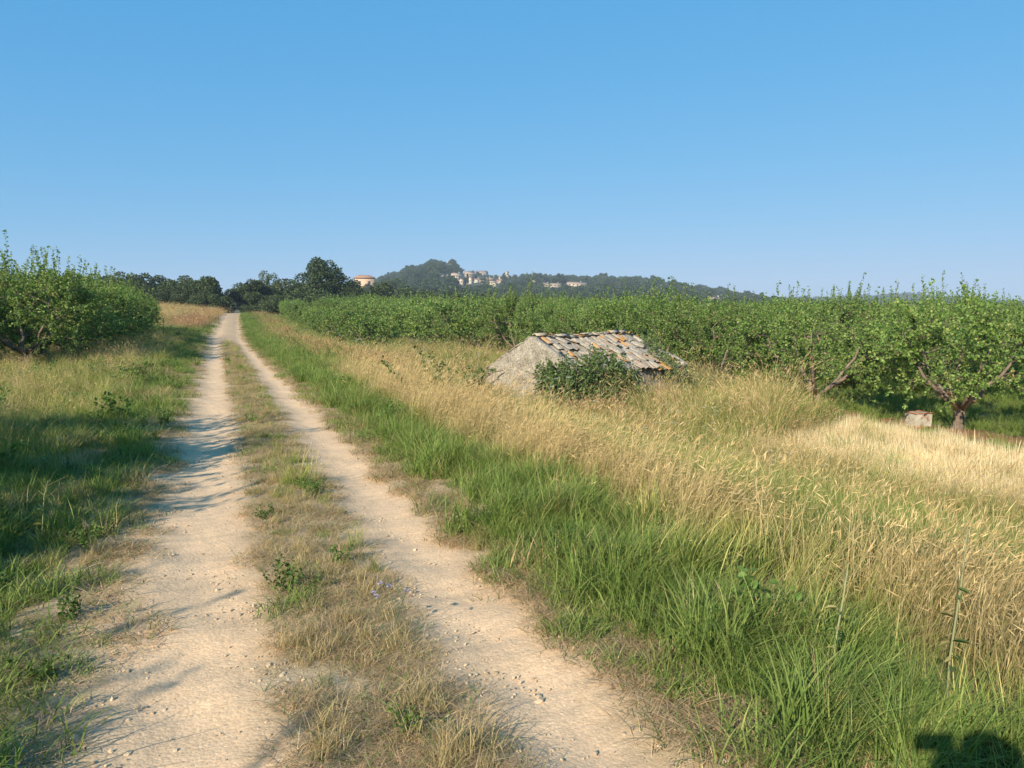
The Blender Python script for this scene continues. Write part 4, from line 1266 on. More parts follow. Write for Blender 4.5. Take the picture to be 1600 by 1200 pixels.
def p_mat(seed, n=60, R=.16, L=(.06, .17), cols=None, bend_=(.6, 1.5), w=.0016, greens=10, up=.55):
    rng = np.random.default_rng(seed)
    a = blades(rng, n, R, L, w, bend_, None, 1, cols or S_GREY, cols or S_GREY, .2, up)
    pr = [a[:3]]
    if greens:
        b = blades(rng, greens, R, (.05, .13), .0026, (.4, 1.2), None, 1, G_GREEN, G_TIP, .2, .7); pr.append(b[:3])
    return proto('straw_mat', pr)
def p_stubble(seed):
    rng = np.random.default_rng(seed)
    a = blades(rng, 46, .20, (.16, .34), .0024, (.0, .22), None, 1, [(.54, .44, .27), (.60, .50, .31)], [(.68, .58, .40), (.74, .65, .47)], .12)
    b = blades(rng, 18, .22, (.10, .25), .0024, (.5, 1.4), None, 1, [(.5, .4, .22)], [(.66, .56, .36)], .15, .5)
    return proto('stubble_tuft', [a[:3], b[:3]])
def p_weed(seed, H=.28, n=12, leaf=.036, cols=None, spread=.13):
    """broad-leaved weed: several stems with oval leaves"""
    rng = np.random.default_rng(seed)
    cols = cols or [(.07, .13, .035), (.10, .165, .05), (.13, .19, .065)]
    P = np.stack([rng.normal(0, spread * .5, n), rng.normal(0, spread * .5, n), np.zeros(n)], 1)
    D = nrm(np.stack([rng.normal(0, .5, n), rng.normal(0, .5, n), np.ones(n)], 1))
    L = H * rng.uniform(.5, 1.2, n)
    v, f, c = shoot_leaves(rng, P, D, L, .013, leaf, cols, .8, 0.0, leaf_geo6)
    g = Geo(); g.add(v, [f], c)
    for p, d, l in zip(P, D, L):
        g.tube(np.array([p, p + d * l]), np.array([.003, .0015]), 3, (.10, .15, .05), cap=False)
    return g.mesh('weed')
def p_umbel(seed, H=(.7, 1.05), n=4):
    """wild carrot: thin stems with flat white heads"""
    rng = np.random.default_rng(seed); g = Geo()
    for k in range(n):
        h = rng.uniform(*H); p = rng.normal(0, .16, 2); q = p + rng.normal(0, .1, 2)
        g.tube([[*p, -.02], [*(p + q) / 2, h * .5], [*q, h]], [.003, .0024, .0018], 4, (.13, .19, .07), cap=False)
        m_ = 26; rr = .042 * rng.uniform(.6, 1.25) * np.sqrt(rng.uniform(0, 1, m_)); a = rng.uniform(0, 6.28, m_)
        pos = np.stack([q[0] + np.cos(a) * rr, q[1] + np.sin(a) * rr, h + .012 + .004 * rng.normal(size=m_)], 1)
        ax = nrm(np.stack([np.cos(a), np.sin(a), .2 * np.ones(m_)], 1)); 
        v, f, c = leaf_geo(pos, ax, np.tile([0, 0, 1.0], (m_, 1)), np.full(m_, .016), np.full(m_, .008), np.tile([.74, .74, .68], (m_, 1)), 0)
        g.add(v, [f], c)
        for j in range(7):
            aa = j * .9; g.tube([[*q, h - .02], [q[0] + .03 * math.cos(aa), q[1] + .03 * math.sin(aa), h + .01]], .001, 3, (.13, .19, .07), cap=False)
    return g.mesh('umbel')
def p_scabious(seed):
    rng = np.random.default_rng(seed); g = Geo()
    for k in range(5):
        h = rng.uniform(.22, .36); p = rng.normal(0, .07, 2); q = p + rng.normal(0, .06, 2)
        g.tube([[*p, -.02], [*q, h]], [.002, .0015], 3, (.12, .17, .06), cap=False)
        m_ = 18; a = np.arange(m_) * 2.4
        pos = np.tile([*q, h], (m_, 1)) + rng.normal(0, .003, (m_, 3))
        v, f, c = leaf_geo(pos, nrm(np.stack([np.cos(a), np.sin(a), rng.uniform(.1, 1, m_)], 1)), nrm(rng.normal(size=(m_, 3)) + [0, 0, 2]), np.full(m_, .017), np.full(m_, .005), np.tile([.40, .36, .52], (m_, 1)), 0)
        g.add(v, [f], c)
    return g.mesh('scabious')

PR = {
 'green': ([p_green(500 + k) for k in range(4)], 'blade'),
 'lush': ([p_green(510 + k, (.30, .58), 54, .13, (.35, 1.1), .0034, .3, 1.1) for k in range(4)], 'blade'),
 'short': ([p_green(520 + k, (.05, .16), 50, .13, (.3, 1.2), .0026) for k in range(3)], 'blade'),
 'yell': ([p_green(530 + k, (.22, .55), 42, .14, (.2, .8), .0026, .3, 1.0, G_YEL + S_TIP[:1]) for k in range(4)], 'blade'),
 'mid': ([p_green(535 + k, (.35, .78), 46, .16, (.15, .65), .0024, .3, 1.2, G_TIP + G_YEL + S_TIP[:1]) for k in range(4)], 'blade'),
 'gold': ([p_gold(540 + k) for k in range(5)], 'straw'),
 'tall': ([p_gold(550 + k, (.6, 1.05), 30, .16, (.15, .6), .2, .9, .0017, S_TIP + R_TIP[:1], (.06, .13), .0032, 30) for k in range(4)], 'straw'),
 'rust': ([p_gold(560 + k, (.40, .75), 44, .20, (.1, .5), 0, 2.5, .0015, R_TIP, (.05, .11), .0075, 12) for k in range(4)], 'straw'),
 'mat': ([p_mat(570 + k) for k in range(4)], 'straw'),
 'tuftdry': ([p_mat(580 + k, 56, .10, (.12, .30), [(.42, .34, .18), (.50, .40, .23), (.36, .27, .15), (.30, .27, .12)], (.25, .95), .0018, 12, 1.0) for k in range(4)], 'straw'),
 'stub': ([p_stubble(590 + k) for k in range(4)], 'straw'),
 'weed': ([p_weed(600 + k) for k in range(4)], 'blade'),
 'weedtall': ([p_weed(610 + k, .62, 11, .034, [(.10, .14, .06), (.13, .175, .08), (.16, .20, .10)], .22) for k in range(3)], 'blade'),
 'umbel': ([p_umbel(620 + k) for k in range(3)], 'flower'),
 'scab': ([p_scabious(630 + k) for k in range(2)], 'flower'),
}
LOD_S = [-1.5, 5, 9, 14, 22, 34, 52, 80, 140]
LOD_D = [1.0, .95, .75, .55, .38, .24, .13, .06]
LOD_W = [1.0, 1.0, 1.05, 1.15, 1.3, 1.6, 2.1, 3.0]
def hut_clear(x, y):
    """0 inside the hut's walls"""
    lx = (x - Ap[0]) * GD[0] + (y - Ap[1]) * GD[1]; ly = (x - Ap[0]) * RD[0] + (y - Ap[1]) * RD[1]
    return 1.0 - ((np.abs(lx) < HW / 2 + .1) & (ly > -.15) & (ly < HL + .1))
def hut_far(x, y):
    """0 close to the hut's front wall, 1 from about two metres away"""
    lx = (x - Ap[0]) * GD[0] + (y - Ap[1]) * GD[1]; ly = (x - Ap[0]) * RD[0] + (y - Ap[1]) * RD[1]
    return 1 - (1 - smooth(HW / 2 + 1.3, HW / 2 + 2.2, lx)) * (1 - smooth(HL + .2, HL + .9, ly)) * .92
def grow(name, label, items, s0, s1, q0, q1, seed, mirror=False):
    """items: (kind, per m2 near the camera, (scale lo, hi), mask(s, q, x, y) -> 0..1, azimuth spread)"""
    rng = np.random.default_rng(seed)
    protos, first = [], {}
    for it in items:
        k = it[0]
        if k not in first:
            first[k] = len(protos)
            protos += [(me, M[PR[k][1]]) for me in PR[k][0]]
    A = [[] for _ in range(5)]
    for kind, dens, scl, mask, spread_ in items:
        for b in range(len(LOD_D)):
            a, c = max(s0, LOD_S[b]), min(s1, LOD_S[b + 1])
            if c <= a:
                continue
            n = int(dens * LOD_D[b] * (c - a) * (q1 - q0))
            s = rng.uniform(a, c, n); q = rng.uniform(q0, q1, n)
            x, y = xy(s, q + bend(s))
            keep = (rng.uniform(size=n) < mask(s, q, x, y)) & (hut_clear(x, y) > .5)
            px, py, dep = project(x, y, np.zeros(n))
            keep &= (dep > .6) & (px > -320) & (px < 1920) & (y > 1.3)
            x, y = x[keep], y[keep]
            n = len(x)
            if not n:
                continue
            sc_ = rng.uniform(*scl, n) * (1 + .26 * N2(x, y, 1.1) + .16 * N4(x, y, .5)).clip(.5, 1.55)
            sg_, qg_ = sq(x, y)
            A[0].append(np.stack([x, y, height(x, y) + .016 * (np.abs(qg_ - bend(sg_)) < 1.85)], 1))
            A[1].append(rng.normal(0, spread_, n) if spread_ < 3 else rng.uniform(0, 6.28, n))
            A[2].append(sc_ * LOD_W[b]); A[3].append(sc_ * min(LOD_W[b], 1.25))
            A[4].append(first[kind] + rng.integers(0, len(PR[kind][0]), n))
    pts, rz, a2, a3, ix = [np.concatenate(a) for a in A]
    tl = rng.normal(0, .07, (len(pts), 2))
    scatter(name, label, pts, protos, rz, a2, a3, ix, tl)
    print('GRASS', name, len(pts))

def band(q, a, b, soft=.15):
    return smooth(a - soft, a + soft, q) * (1 - smooth(b - soft, b + soft, q))
def nz(x, y, sc, lo=-.4, hi=.6, fn=N1):
    return smooth(lo, hi, fn(x, y, sc))

# strip between the ruts
def strip_m(s, q, x, y):
    return (1 - smooth(.25, .39, np.abs(q + .04) + .05 * N1(x, y, .9) + .05 * N2(x, y, .35))) * (1 - smooth(47, 52, s))
grow('strip_grass', 'dry mown grass strip between the two wheel ruts', [
    ('mat', 140, (.6, .95), lambda s, q, x, y: strip_m(s, q * .92, x, y), 9),
    ('tuftdry', 54, (.30, .62), lambda s, q, x, y: strip_m(s, q * 1.05, x, y) * nz(x, y, 1.6, -.9, .5), 9),
    ('short', 26, (.5, 1.0), lambda s, q, x, y: strip_m(s, q, x, y) * nz(x, y, 1.1, .0, .8, N3), 9),
    ('yell', 9, (.4, .62), lambda s, q, x, y: strip_m(s, q * 1.15 - .04, x, y) * nz(x, y, 1.9, .1, .8, N2), 9),
    ('weed', 3.5, (.35, .6), lambda s, q, x, y: strip_m(s, q, x, y) * nz(x, y, 1.3, .3, .9, N4), 9),
], -1.4, 54, -.62, .62, 41)
# right verge: flattened straw, then green grass, then the golden band
grow('verge_straw', 'flattened greyish straw along the edge of the track', [
    ('mat', 130, (.8, 1.3), lambda s, q, x, y: band(q + .08 * N1(x, y, 1.1), 1.04, 1.48, .10) * (.6 + .4 * nz(x, y, .6, -.6, .2)), 9),
    ('short', 80, (.6, 1.3), lambda s, q, x, y: band(q + .10 * N2(x, y, .9), 1.10, 1.8, .12) * nz(x, y, .8, -.5, .5, N3), 9),
    ('tuftdry', 14, (.5, .8), lambda s, q, x, y: band(q, 1.15, 1.7, .15) * nz(x, y, .9, -.2, .6, N4), 9),
], -1.4, 135, .9, 2.1, 42)
def gb(q, x, y):
    return q + .16 * N1(x, y, 2.2) + .10 * N2(x, y, .8)
grow('verge_grass', 'long lush green grass bordering the track on the hut side', [
    ('lush', 66, (.40, .74), lambda s, q, x, y: band(gb(q, x, y), 1.56, 2.32, .16), .8),
    ('yell', 16, (.5, .8), lambda s, q, x, y: band(gb(q, x, y), 1.65, 2.5, .2) * nz(x, y, 1.5, -.3, .5, N2), .8),
    ('green', 44, (.7, 1.1), lambda s, q, x, y: band(gb(q, x, y), 1.42, 2.35, .12), 9),
    ('tuftdry', 12, (.7, 1.3), lambda s, q, x, y: band(gb(q, x, y), 1.5, 2.4, .15), 9),
    ('tall', 4, (.45, .7), lambda s, q, x, y: band(gb(q, x, y), 1.7, 2.5, .15) * nz(x, y, 1.2, .1, .7, N4), .9),
    ('weed', 7, (.6, 1.15), lambda s, q, x, y: band(gb(q, x, y), 1.5, 2.4, .2) * nz(x, y, 1.7, -.1, .7, N3), 9),
], -1.4, 135, 1.1, 2.8, 43)
def golden(s, q, x, y):
    return band(gb(q, x, y) - .42 * (1 - smooth(4, 8, s)), 2.26, 3.10, .2) * (1 - smooth(17, 24, s + 2 * N3(x, y, 5)))
grow('golden_grass', 'band of golden dry seeding grass leaning beside the green verge', [
    ('gold', 62, (.66, 1.05), lambda s, q, x, y: golden(s, q, x, y) * (.2 + .8 * np.maximum(nz(x, y, 2.2, -.5, .2, N4), band(s, 6.5, 16, 1.2))), .35),
    ('yell', 26, (.6, 1.0), lambda s, q, x, y: band(gb(q, x, y), 2.1, 3.6, .2), .8),
    ('lush', 16, (.6, .95), lambda s, q, x, y: band(gb(q, x, y), 2.2, 3.5, .2) * nz(x, y, 1.6, -.2, .6, N3), 9),
], -1.4, 26, 1.8, 4.0, 44)
# the bank below: mixed tall grass
def cut(s, q):
    """the stubble's far edge runs slantwise"""
    return s - .75 * np.clip(q - 9.5, 0, 4)
def bank(s, q, x, y):
    return smooth(3.05, 3.5, gb(q, x, y)) * (1 - smooth(13.0, 13.25, q)) * (1 - .98 * smooth(7.8, 8.8, q + .5 * N2(x, y, 4)) * (1 - smooth(11.4, 12.6, cut(s, q))))
grow('bank_grass', 'tall mixed green and straw-coloured grass on the bank before the hut', [
    ('mid', 46, (.7, 1.1), lambda s, q, x, y: bank(s, q, x, y) * (1 - .5 * smooth(5.0, 6.5, q) * (s < 12.5)) * (.35 + .65 * hut_far(x, y)) * (.35 + .65 * nz(x, y, 4.0, -.8, .3)), 9),
    ('lush', 50, (.75, 1.2), lambda s, q, x, y: bank(s, q, x, y) * (.35 + .65 * hut_far(x, y)) * (.25 + .75 * nz(x, y, 3.6, -.5, .4, N3)), 9),
    ('tall', 12, (.65, 1.12), lambda s, q, x, y: bank(s, q, x, y) * nz(x, y, 3.3, -.1, .6, N2) * (.4 + .6 * smooth(4.6, 7.5, q)), .9),
    ('gold', 16, (.6, .9), lambda s, q, x, y: bank(s, q, x, y) * smooth(4.8, 6.6, q + .7 * N1(x, y, 3)) * (1 - smooth(12, 17, s)), .7),
    ('rust', 22, (.6, .9), lambda s, q, x, y: bank(s, q, x, y) * nz(x, y, 4.0, -.4, .5, N4) * smooth(9, 15, s), 9),
    ('weedtall', 2.2, (.7, 1.3), lambda s, q, x, y: bank(s, q, x, y) * nz(x, y, 4.2, .0, .9, N1) * smooth(12, 16, s), 9),
    ('mid', 26, (1.0, 1.45), lambda s, q, x, y: bank(s, q, x, y) * smooth(7.2, 8.6, q) * band(cut(s, q), 11.6, 24, .8) * hut_far(x, y), 9),
    ('tall', 14, (.95, 1.35), lambda s, q, x, y: bank(s, q, x, y) * smooth(7.2, 8.6, q) * band(cut(s, q), 12.2, 24, .8) * nz(x, y, 2.0, -.6, .4, N3) * hut_far(x, y), 9),
], -1.4, 47, 2.7, 13.4, 45)
grow('meadow_grass', 'reddish brown and green grass between the track and the far orchard rows', [
    ('rust', 17, (.6, .95), lambda s, q, x, y: smooth(2.9, 3.5, gb(q, x, y)) * (1 - smooth(4.6, 5.8, q)) * nz(x, y, 6, -.3, .4, N4), 9),
    ('mid', 30, (.55, .9), lambda s, q, x, y: smooth(2.7, 3.3, gb(q, x, y)) * (1 - .65 * smooth(6.3, 7.2, q)), 9),
    ('gold', 8, (.6, .9), lambda s, q, x, y: smooth(2.7, 3.3, gb(q, x, y)) * (1 - smooth(6.3, 7.2, q)) * nz(x, y, 5, -.1, .5, N2), 9),
    ('short', 30, (1.0, 1.9), lambda s, q, x, y: smooth(4.6, 5.8, q), 9),
    ('weedtall', 2.2, (.7, 1.1), lambda s, q, x, y: smooth(2.4, 3.0, q) * (1 - smooth(6.0, 7.0, q)) * nz(x, y, 7, .1, .7, N1), 9),
], 19, 138, 2.4, 13.5, 46)
grow('orchard_grass', 'short green grass under the orchard trees', [
    ('green', 16, (.6, 1.0), lambda s, q, x, y: (1 - band(q, 13.85, 15.0, .1) * (s < 45)) * (.35 + .65 * nz(x, y, 3.2, -.6, .5)), 9),
    ('short', 18, (.9, 1.6), lambda s, q, x, y: 1 - .93 * band(q, 13.85, 15.0, .1) * (s < 45), 9),
    ('mat', 8, (.9, 1.5), lambda s, q, x, y: .4 + 0 * s, 9),
], 2, 60, 13.1, 27.0, 47)
grow('stubble', 'pale cut wheat stubble in the small field before the orchard', [
    ('stub', 40, (.75, 1.1), lambda s, q, x, y: smooth(7.5, 8.4, q + .5 * N2(x, y, 4)) * (1 - smooth(13.0, 13.15, q + .12 * N1(x, y, 2))) * (1 - smooth(11.6, 12.6, cut(s, q) + .4 * N1(x, y, 2.5))), 9),
    ('yell', 3, (.5, .9), lambda s, q, x, y: smooth(7.6, 8.8, q) * (1 - smooth(13.0, 13.2, q)) * nz(x, y, 2.1, .2, .8, N3) * (1 - smooth(11.6, 12.6, s)), 9),
    ('tuftdry', 6, (.8, 1.4), lambda s, q, x, y: smooth(7.6, 8.8, q) * (1 - smooth(13.0, 13.2, q)) * (1 - smooth(12.6, 14.0, s)), 9),
], -1.4, 18.5, 6.2, 13.4, 48)
# left side
def lq(q, x, y):
    return -q + .14 * N1(x, y, 1.9) + .08 * N2(x, y, .7)
grow('left_verge_grass', 'weedy low grass along the shaded edge of the track across from the hut', [
    ('mat', 105, (.7, 1.2), lambda s, q, x, y: band(lq(q, x, y), 1.22, 2.3, .12) * (.45 + .55 * nz(x, y, 1.2, -.3, .4, N4)), 9),
    ('short', 55, (.7, 1.5), lambda s, q, x, y: band(lq(q, x, y), 1.42, 2.7, .15) * (.35 + .65 * nz(x, y, 1.0, -.5, .4, N3)), 9),
    ('weed', 11, (.35, .75), lambda s, q, x, y: band(lq(q, x, y), 1.42, 2.3, .15) * nz(x, y, 1.5, -.1, .5, N2), 9),
    ('green', 26, (.45, .9), lambda s, q, x, y: band(lq(q, x, y), 1.6, 3.0, .2) * nz(x, y, 1.4, -.5, .3), 9),
    ('tuftdry', 18, (.6, 1.05), lambda s, q, x, y: band(lq(q, x, y), 1.4, 2.6, .15) * nz(x, y, 1.7, -.1, .6, N1), 9),
], -1.4, 100, -3.2, -1.1, 49)
grow('left_field_grass', 'uncut green and yellow grass around the orchard trees across from the hut', [
    ('green', 38, (.45, .85), lambda s, q, x, y: smooth(2.1, 2.6, lq(q, x, y)) * (1 - .8 * smooth(62, 70, s)), 9),
    ('mat', 34, (.9, 1.4), lambda s, q, x, y: smooth(1.9, 2.4, lq(q, x, y)) * nz(x, y, 2.6, -.5, .4, N4), 9),
    ('tuftdry', 16, (.8, 1.5), lambda s, q, x, y: smooth(1.9, 2.4, lq(q, x, y)) * nz(x, y, 2.2, -.3, .5, N1), 9),
    ('yell', 26, (.5, .9), lambda s, q, x, y: smooth(2.2, 2.8, lq(q, x, y)) * smooth(7, 12, s) * nz(x, y, 3.4, -.7, .3, N2) * (1 - .9 * smooth(60, 68, s)), 9),
    ('gold', 14, (.45, .75), lambda s, q, x, y: smooth(2.4, 3, lq(q, x, y)) * smooth(10, 14, s) * nz(x, y, 2.9, -.3, .5, N4) * (1 - .9 * smooth(60, 66, s)), 9),
    ('weed', 6, (.6, 1.3), lambda s, q, x, y: smooth(2.1, 2.6, lq(q, x, y)) * nz(x, y, 2.4, -.1, .6, N3) * (1 - smooth(70, 78, s)), 9),
    ('gold', 34, (.8, 1.2), lambda s, q, x, y: smooth(92, 104, s + 4 * N2(x, y, 15)) * smooth(1.9, 2.4, -q), 9),
    ('rust', 20, (.8, 1.2), lambda s, q, x, y: smooth(66, 74, s) * smooth(1.8, 2.3, -q) * (1 - smooth(3.8, 5.5, -q)), 9),
    ('lush', 22, (.8, 1.2), lambda s, q, x, y: band(s + 2 * N1(x, y, 12), 58, 67, 3) * smooth(2.1, 3.0, -q) * nz(x, y, 9, -.6, .3, N3), 9),
], -1.4, 138, -26.0, -1.7, 50)
# flowers: too many to count, small and pale
grow('wild_carrot', 'white flat-topped wild carrot flowers scattered through the tall grass', [
    ('umbel', .42, (.7, 1.0), lambda s, q, x, y: smooth(3.6, 4.5, q) * (1 - smooth(11, 12.5, q)) * smooth(6, 9, s) * (1 - .9 * smooth(8.0, 9.0, q) * (s < 17)), 9),
], 4, 60, 3.5, 12.5, 51)

# a few plants that stand out singly
def single(name, kind, k, px, py, sc, label, cat='plant', group=None):
    x, y, z = at(px, py)
    o = obj(name, PR[kind][0][k], M[PR[kind][1]], None, (x, y, z), (0, 0, px * .1), (sc,) * 3)
    return tag(o, label, cat, group)
single('scabious_plant', 'scab', 0, 585, 1010, 1.0, 'small mauve flowering plant in the grass strip between the ruts', 'flower')
single('leafy_weed', 'weed', 0, 1172, 1050, .7, 'broad-leaved green weed at the foot of the verge grass beside flattened straw', 'plant')
single('leafy_weed', 'weed', 1, 640, 1150, .45, 'low bright green weed in the grass strip between the ruts', 'plant')
single('leafy_weed', 'weed', 2, 112, 968, .55, 'broad-leaved weed on the shaded verge beside the orchard trees', 'plant')
# tall seeding stems (wild lettuce) at the verge
def lettuce(px, py, h, seed, label):
    rng = np.random.default_rng(seed)
    x, y, z = at(px, py)
    t = empty('wild_lettuce', (x, y, z), 0, label, 'plant')
    g = Geo()
    st = np.array([[0, 0, -.03], [.01, .01, h * .4], [.035, .0, h * .75], [.06, .02, h]])
    g.tube(st, [.006, .005, .004, .002], 5, (.34, .36, .20))
    for k in range(7):
        f_ = rng.uniform(.55, .98); p = st[1] * (1 - f_) + st[3] * f_
        g.tube([p, p + [rng.normal(0, .05), rng.normal(0, .05), rng.uniform(.04, .12)]], [.002, .001], 3, (.4, .36, .2), cap=False)
    obj('stem', g, M['straw'], t)
    n = 12
    hgt = rng.uniform(.05, .75, n) * h; a = rng.uniform(0, 6.28, n)
    pos = np.stack([.02 * hgt / h, 0 * hgt, hgt], 1); ll = rng.uniform(.04, .085, n) * (1.2 - hgt / h * .6)
    v, f, c = leaf_geo6(pos, nrm(np.stack([np.cos(a), np.sin(a), rng.uniform(-.3, .5, n)], 1)), nrm(np.stack([0 * a, 0 * a, 1 + 0 * a], 1) + rng.normal(0, .3, (n, 3))), ll, ll * .2, pal(rng, n, [(.12, .18, .07), (.16, .21, .09), (.36, .31, .16)]), .12)
    obj('leaves', mk_mesh('leaves', v, [f], c), M['blade'], t)
lettuce(1475, 1165, .92, 1, 'tall stalk of wild lettuce with withered lower leaves on the verge')
lettuce(1300, 1085, .62, 2, 'medium stalk of wild lettuce before the golden grass')
lettuce(66, 850, .50, 3, 'pale leafy stalk standing in the tree shade beside the track')

# ------------------------------------------------------------------ gravel and stones on the track
def pebble(seed, flat=.6):
    rng = np.random.default_rng(seed)
    bm = bmesh.new(); bmesh.ops.create_icosphere(bm, subdivisions=1, radius=1)
    for v in bm.verts:
        v.co = v.co * (1 + rng.normal(0, .16)); v.co.z *= flat
    me = bpy.data.meshes.new('pebble'); bm.to_mesh(me); bm.free()
    return me
M['pebble'] = mat_solid('limestone', [(.3, (.40, .30, .185)), (.55, (.50, .385, .25)), (.8, (.60, .49, .345))], 1.3, .9, .3, 8, .22)
PB = [pebble(k, .55 + .08 * k) for k in range(4)]
rng = np.random.default_rng(60)
A = []
for a, c, dens in ((1.2, 6, 1100), (6, 11, 560), (11, 20, 200), (20, 40, 50)):
    n = int(dens * (c - a) * 2.7)
    s = rng.uniform(a, c, n); q = rng.uniform(-1.42, 1.42, n)
    x, y = xy(s, q)
    worn = np.exp(-((np.abs(q) - .85) / .26) ** 2)
    k = rng.uniform(size=n) < (.75 - .55 * worn) * (.25 + .75 * nz(x, y, .9, -.5, .5, N2)) * (np.abs(q) > .30)
    A.append(np.stack([x[k], y[k], s[k]], 1))
A = np.concatenate(A); n = len(A)
r = .0026 + .0026 * rng.gamma(1.1, 1.0, n) * (1 + .012 * A[:, 2])
r = np.minimum(r, .016)
z = height(A[:, 0], A[:, 1]) + .010
scatter('gravel', 'loose limestone grit and pebbles lying on the track', np.stack([A[:, 0], A[:, 1], z], 1), [(me, M['pebble']) for me in PB], rng.uniform(0, 6.28, n), r, r * rng.uniform(.7, 1.1, n), rng.integers(0, 4, n), rng.normal(0, .4, (n, 2)))
print('GRAVEL', n)
for px, py, rr in [(843, 1092, .022), (878, 1118, .016), (810, 1176, .017), (842, 1101, .026), (752, 1092, .020), (741, 957, .016), (775, 1053, .016), (930, 1180, .015), (792, 1121, .015), (116, 1158, .026), (398, 1072, .016), (355, 905, .014), (160, 1100, .018), (470, 1150, .016), (530, 1110, .014), (480, 1092, .014), (700, 1185, .018), (724, 1160, .018), (862, 1175, .014), (405, 882, .012), (200, 1180, .02), (975, 1150, .014)]:
    x, y, z = at(px, py)
    o = obj('stone', PB[rng.integers(4)], M['pebble'], None, (x, y, z + rr * .45), (rng.normal(0, .2), rng.normal(0, .2), rng.uniform(0, 6)), (rr, rr * rng.uniform(.7, 1), rr * rng.uniform(.8, 1.1)))
    tag(o, 'loose pale limestone pebble, larger than the grit around it on the track', 'stone', 'loose stones on the track')
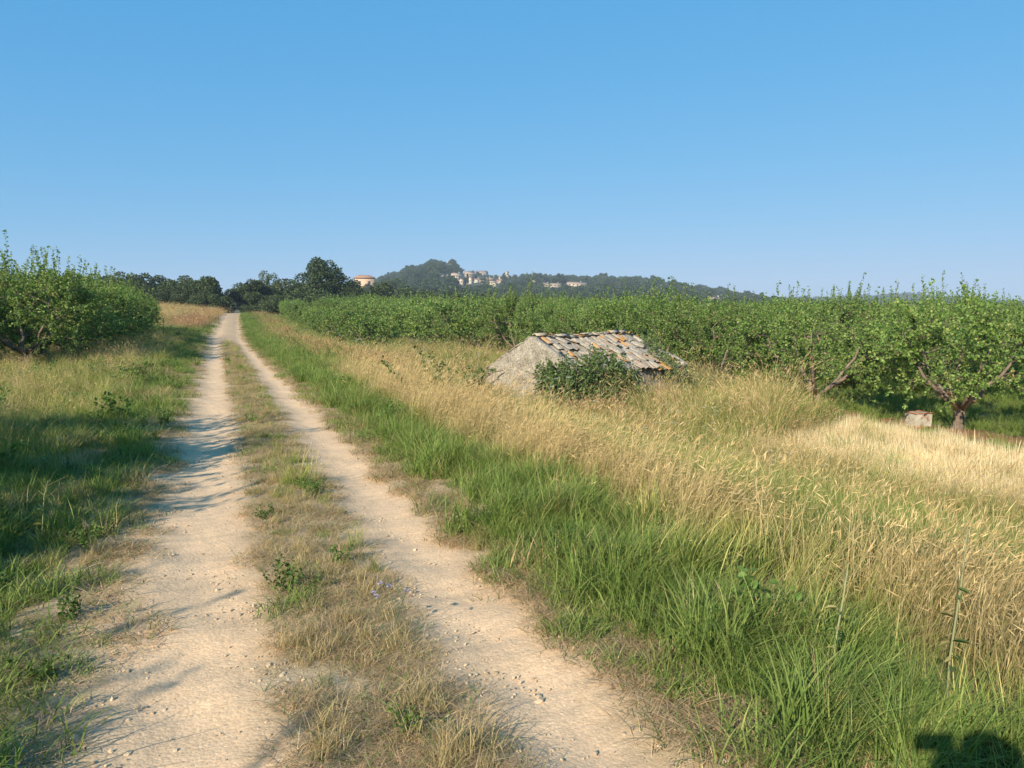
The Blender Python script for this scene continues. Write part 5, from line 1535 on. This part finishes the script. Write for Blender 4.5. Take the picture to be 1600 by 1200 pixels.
# ------------------------------------------------------------------ the photographer, whose shadow falls on the verge
def person():
    px, py = 0.07, -0.33
    z0 = hz(px, py)
    t = empty('person', (px, py, z0), 0, 'standing person in sun hat, shirt and shorts raising a phone, shadow on verge', 'person')
    J = {'pelvis': (0, 0, .97, .13), 'belly': (0, 0, 1.12, .135), 'chest': (0, .0, 1.32, .15), 'neckb': (0, 0, 1.47, .085), 'neck': (0, .02, 1.54, .055), 'head0': (0, .04, 1.62, .075), 'head1': (0, .05, 1.70, .088), 'head2': (0, .04, 1.78, .07)}
    E = [('pelvis', 'belly'), ('belly', 'chest'), ('chest', 'neckb'), ('neckb', 'neck'), ('neck', 'head0'), ('head0', 'head1'), ('head1', 'head2')]
    for sd, n in ((-1, 'l'), (1, 'r')):
        J.update({n + 'hip': (sd * .10, 0, .90, .095), n + 'knee': (sd * .11, .02, .50, .06), n + 'ank': (sd * .12, -.01, .09, .042), n + 'toe': (sd * .14, .15, .04, .035),
                  n + 'sh': (sd * .18, 0, 1.43, .062), n + 'elb': (sd * .27, 0.105, 1.27, .043), n + 'wri': (sd * .13, 0.223, 1.56, .028), n + 'palm': (sd * .085, 0.239, 1.64, .032),
                  n + 'f1': (sd * .05, 0.248, 1.70, .010), n + 'f2': (sd * .03, 0.239, 1.695, .009), n + 'g1': (sd * .055, 0.251, 1.675, .010), n + 'g2': (sd * .03, 0.242, 1.665, .009), n + 'h1': (sd * .06, 0.251, 1.65, .009), n + 'h2': (sd * .035, 0.242, 1.64, .009), n + 'i1': (sd * .065, 0.248, 1.625, .009), n + 'i2': (sd * .045, 0.239, 1.61, .008), n + 't1': (sd * .065, 0.220, 1.66, .010), n + 't2': (sd * .045, 0.214, 1.69, .009)})
        E += [('pelvis', n + 'hip'), (n + 'hip', n + 'knee'), (n + 'knee', n + 'ank'), (n + 'ank', n + 'toe'), ('neckb', n + 'sh'), (n + 'sh', n + 'elb'), (n + 'elb', n + 'wri'), (n + 'wri', n + 'palm')]
        for a in 'fghit':
            E += [(n + 'palm', n + a + '1'), (n + a + '1', n + a + '2')]
    t.scale = (1.05, 1.05, 1.05)
    names = list(J)
    me = bpy.data.meshes.new('body')
    me.from_pydata([J[k][:3] for k in names], [(names.index(a), names.index(b)) for a, b in E], [])
    o = obj('body', me, mat_solid('skin', [(.3, (.50, .31, .22)), (.7, (.58, .37, .27))], 5, .6, 0, vary=0), t)
    md = o.modifiers.new('skin', 'SKIN')
    for k, sv in zip(names, me.skin_vertices[0].data):
        sv.radius = (J[k][3], J[k][3])
    me.skin_vertices[0].data[0].use_root = True
    sub = o.modifiers.new('sub', 'SUBSURF'); sub.levels = 2; sub.render_levels = 2
    # shirt and shorts as loose shells, hat
    cl = mat_solid('shirt_cloth', [(.3, (.20, .28, .36)), (.7, (.28, .36, .44))], 30, .9, 0, vary=0)
    sh = mat_solid('shorts_cloth', [(.3, (.18, .16, .12)), (.7, (.24, .21, .16))], 30, .9, 0, vary=0)
    ht = mat_solid('hat_straw', [(.3, (.48, .38, .22)), (.7, (.60, .50, .32))], 40, .9, 0, vary=0)
    def loft(rings, sides=18):
        g = Geo(); v = []
        for cx, cy, cz, rx, ry in rings:
            a = np.arange(sides) * 2 * math.pi / sides
            v.append(np.stack([cx + rx * np.cos(a), cy + ry * np.sin(a), cz + 0 * a], 1))
        v = np.concatenate(v); n = len(rings)
        i = np.arange(n - 1)[:, None] * sides; j = np.arange(sides)[None]
        g.add(v, [np.stack([i + j, i + (j + 1) % sides, i + sides + (j + 1) % sides, i + sides + j], -1).reshape(-1, 4)])
        return g
    obj('shirt', loft([(0, 0, .90, .185, .145), (0, 0, 1.05, .18, .145), (0, 0, 1.25, .20, .155), (0, 0, 1.40, .215, .14), (0, 0, 1.48, .15, .11), (0, .01, 1.53, .075, .072)]).mesh('shirt', True), cl, t)
    for sd in (-1, 1):
        g = Geo(); g.tube([(sd * .16, 0, 1.43), (sd * .215, .05, 1.36), (sd * .26, .095, 1.285)], [.085, .075, .07], 12, cap=False); obj('sleeve', g.mesh('sleeve', True), cl, t)
        g = Geo(); g.tube([(sd * .08, 0, 1.0), (sd * .10, 0, .85), (sd * .112, .02, .55)], [.13, .115, .10], 12, cap=False); obj('shorts_leg', g.mesh('shorts_leg', True), sh, t)
    obj('hat', loft([(0, .04, 1.715, .19, .20), (0, .04, 1.74, .105, .115), (0, .04, 1.83, .098, .105), (0, .04, 1.86, .06, .065), (0, .04, 1.865, .004, .004)]).mesh('hat', True), ht, t)
    ph = Geo(); ph.box((-.075, -.006, -.036), (.075, .002, .036))
    o = obj('phone', ph, mat_solid('phone_glass', [(.3, (.02, .02, .022)), (.7, (.03, .03, .033))], 5, .2, 0, vary=0), None, (.0, -.03, CAM_H - .0))
    tag(o, 'dark phone held up in both hands by the standing person', 'phone')
person()

# ------------------------------------------------------------------ summer haze over the whole valley
hzb = Geo(); hzb.box((-3990, -190, -9), (3990, 4050, 150))
m = bpy.data.materials.new('haze_air'); m.use_nodes = True
m.node_tree.nodes.clear()
vo = m.node_tree.nodes.new('ShaderNodeVolumePrincipled')
vo.inputs['Color'].default_value = (0.74, 0.87, 1.0, 1)
vo.inputs['Density'].default_value = 0.00023
vo.inputs['Anisotropy'].default_value = 0.0
mo = m.node_tree.nodes.new('ShaderNodeOutputMaterial')
m.node_tree.links.new(vo.outputs[0], mo.inputs['Volume'])
tag(obj('haze', hzb, m), 'pale blue summer haze hanging over the valley', kind='stuff')
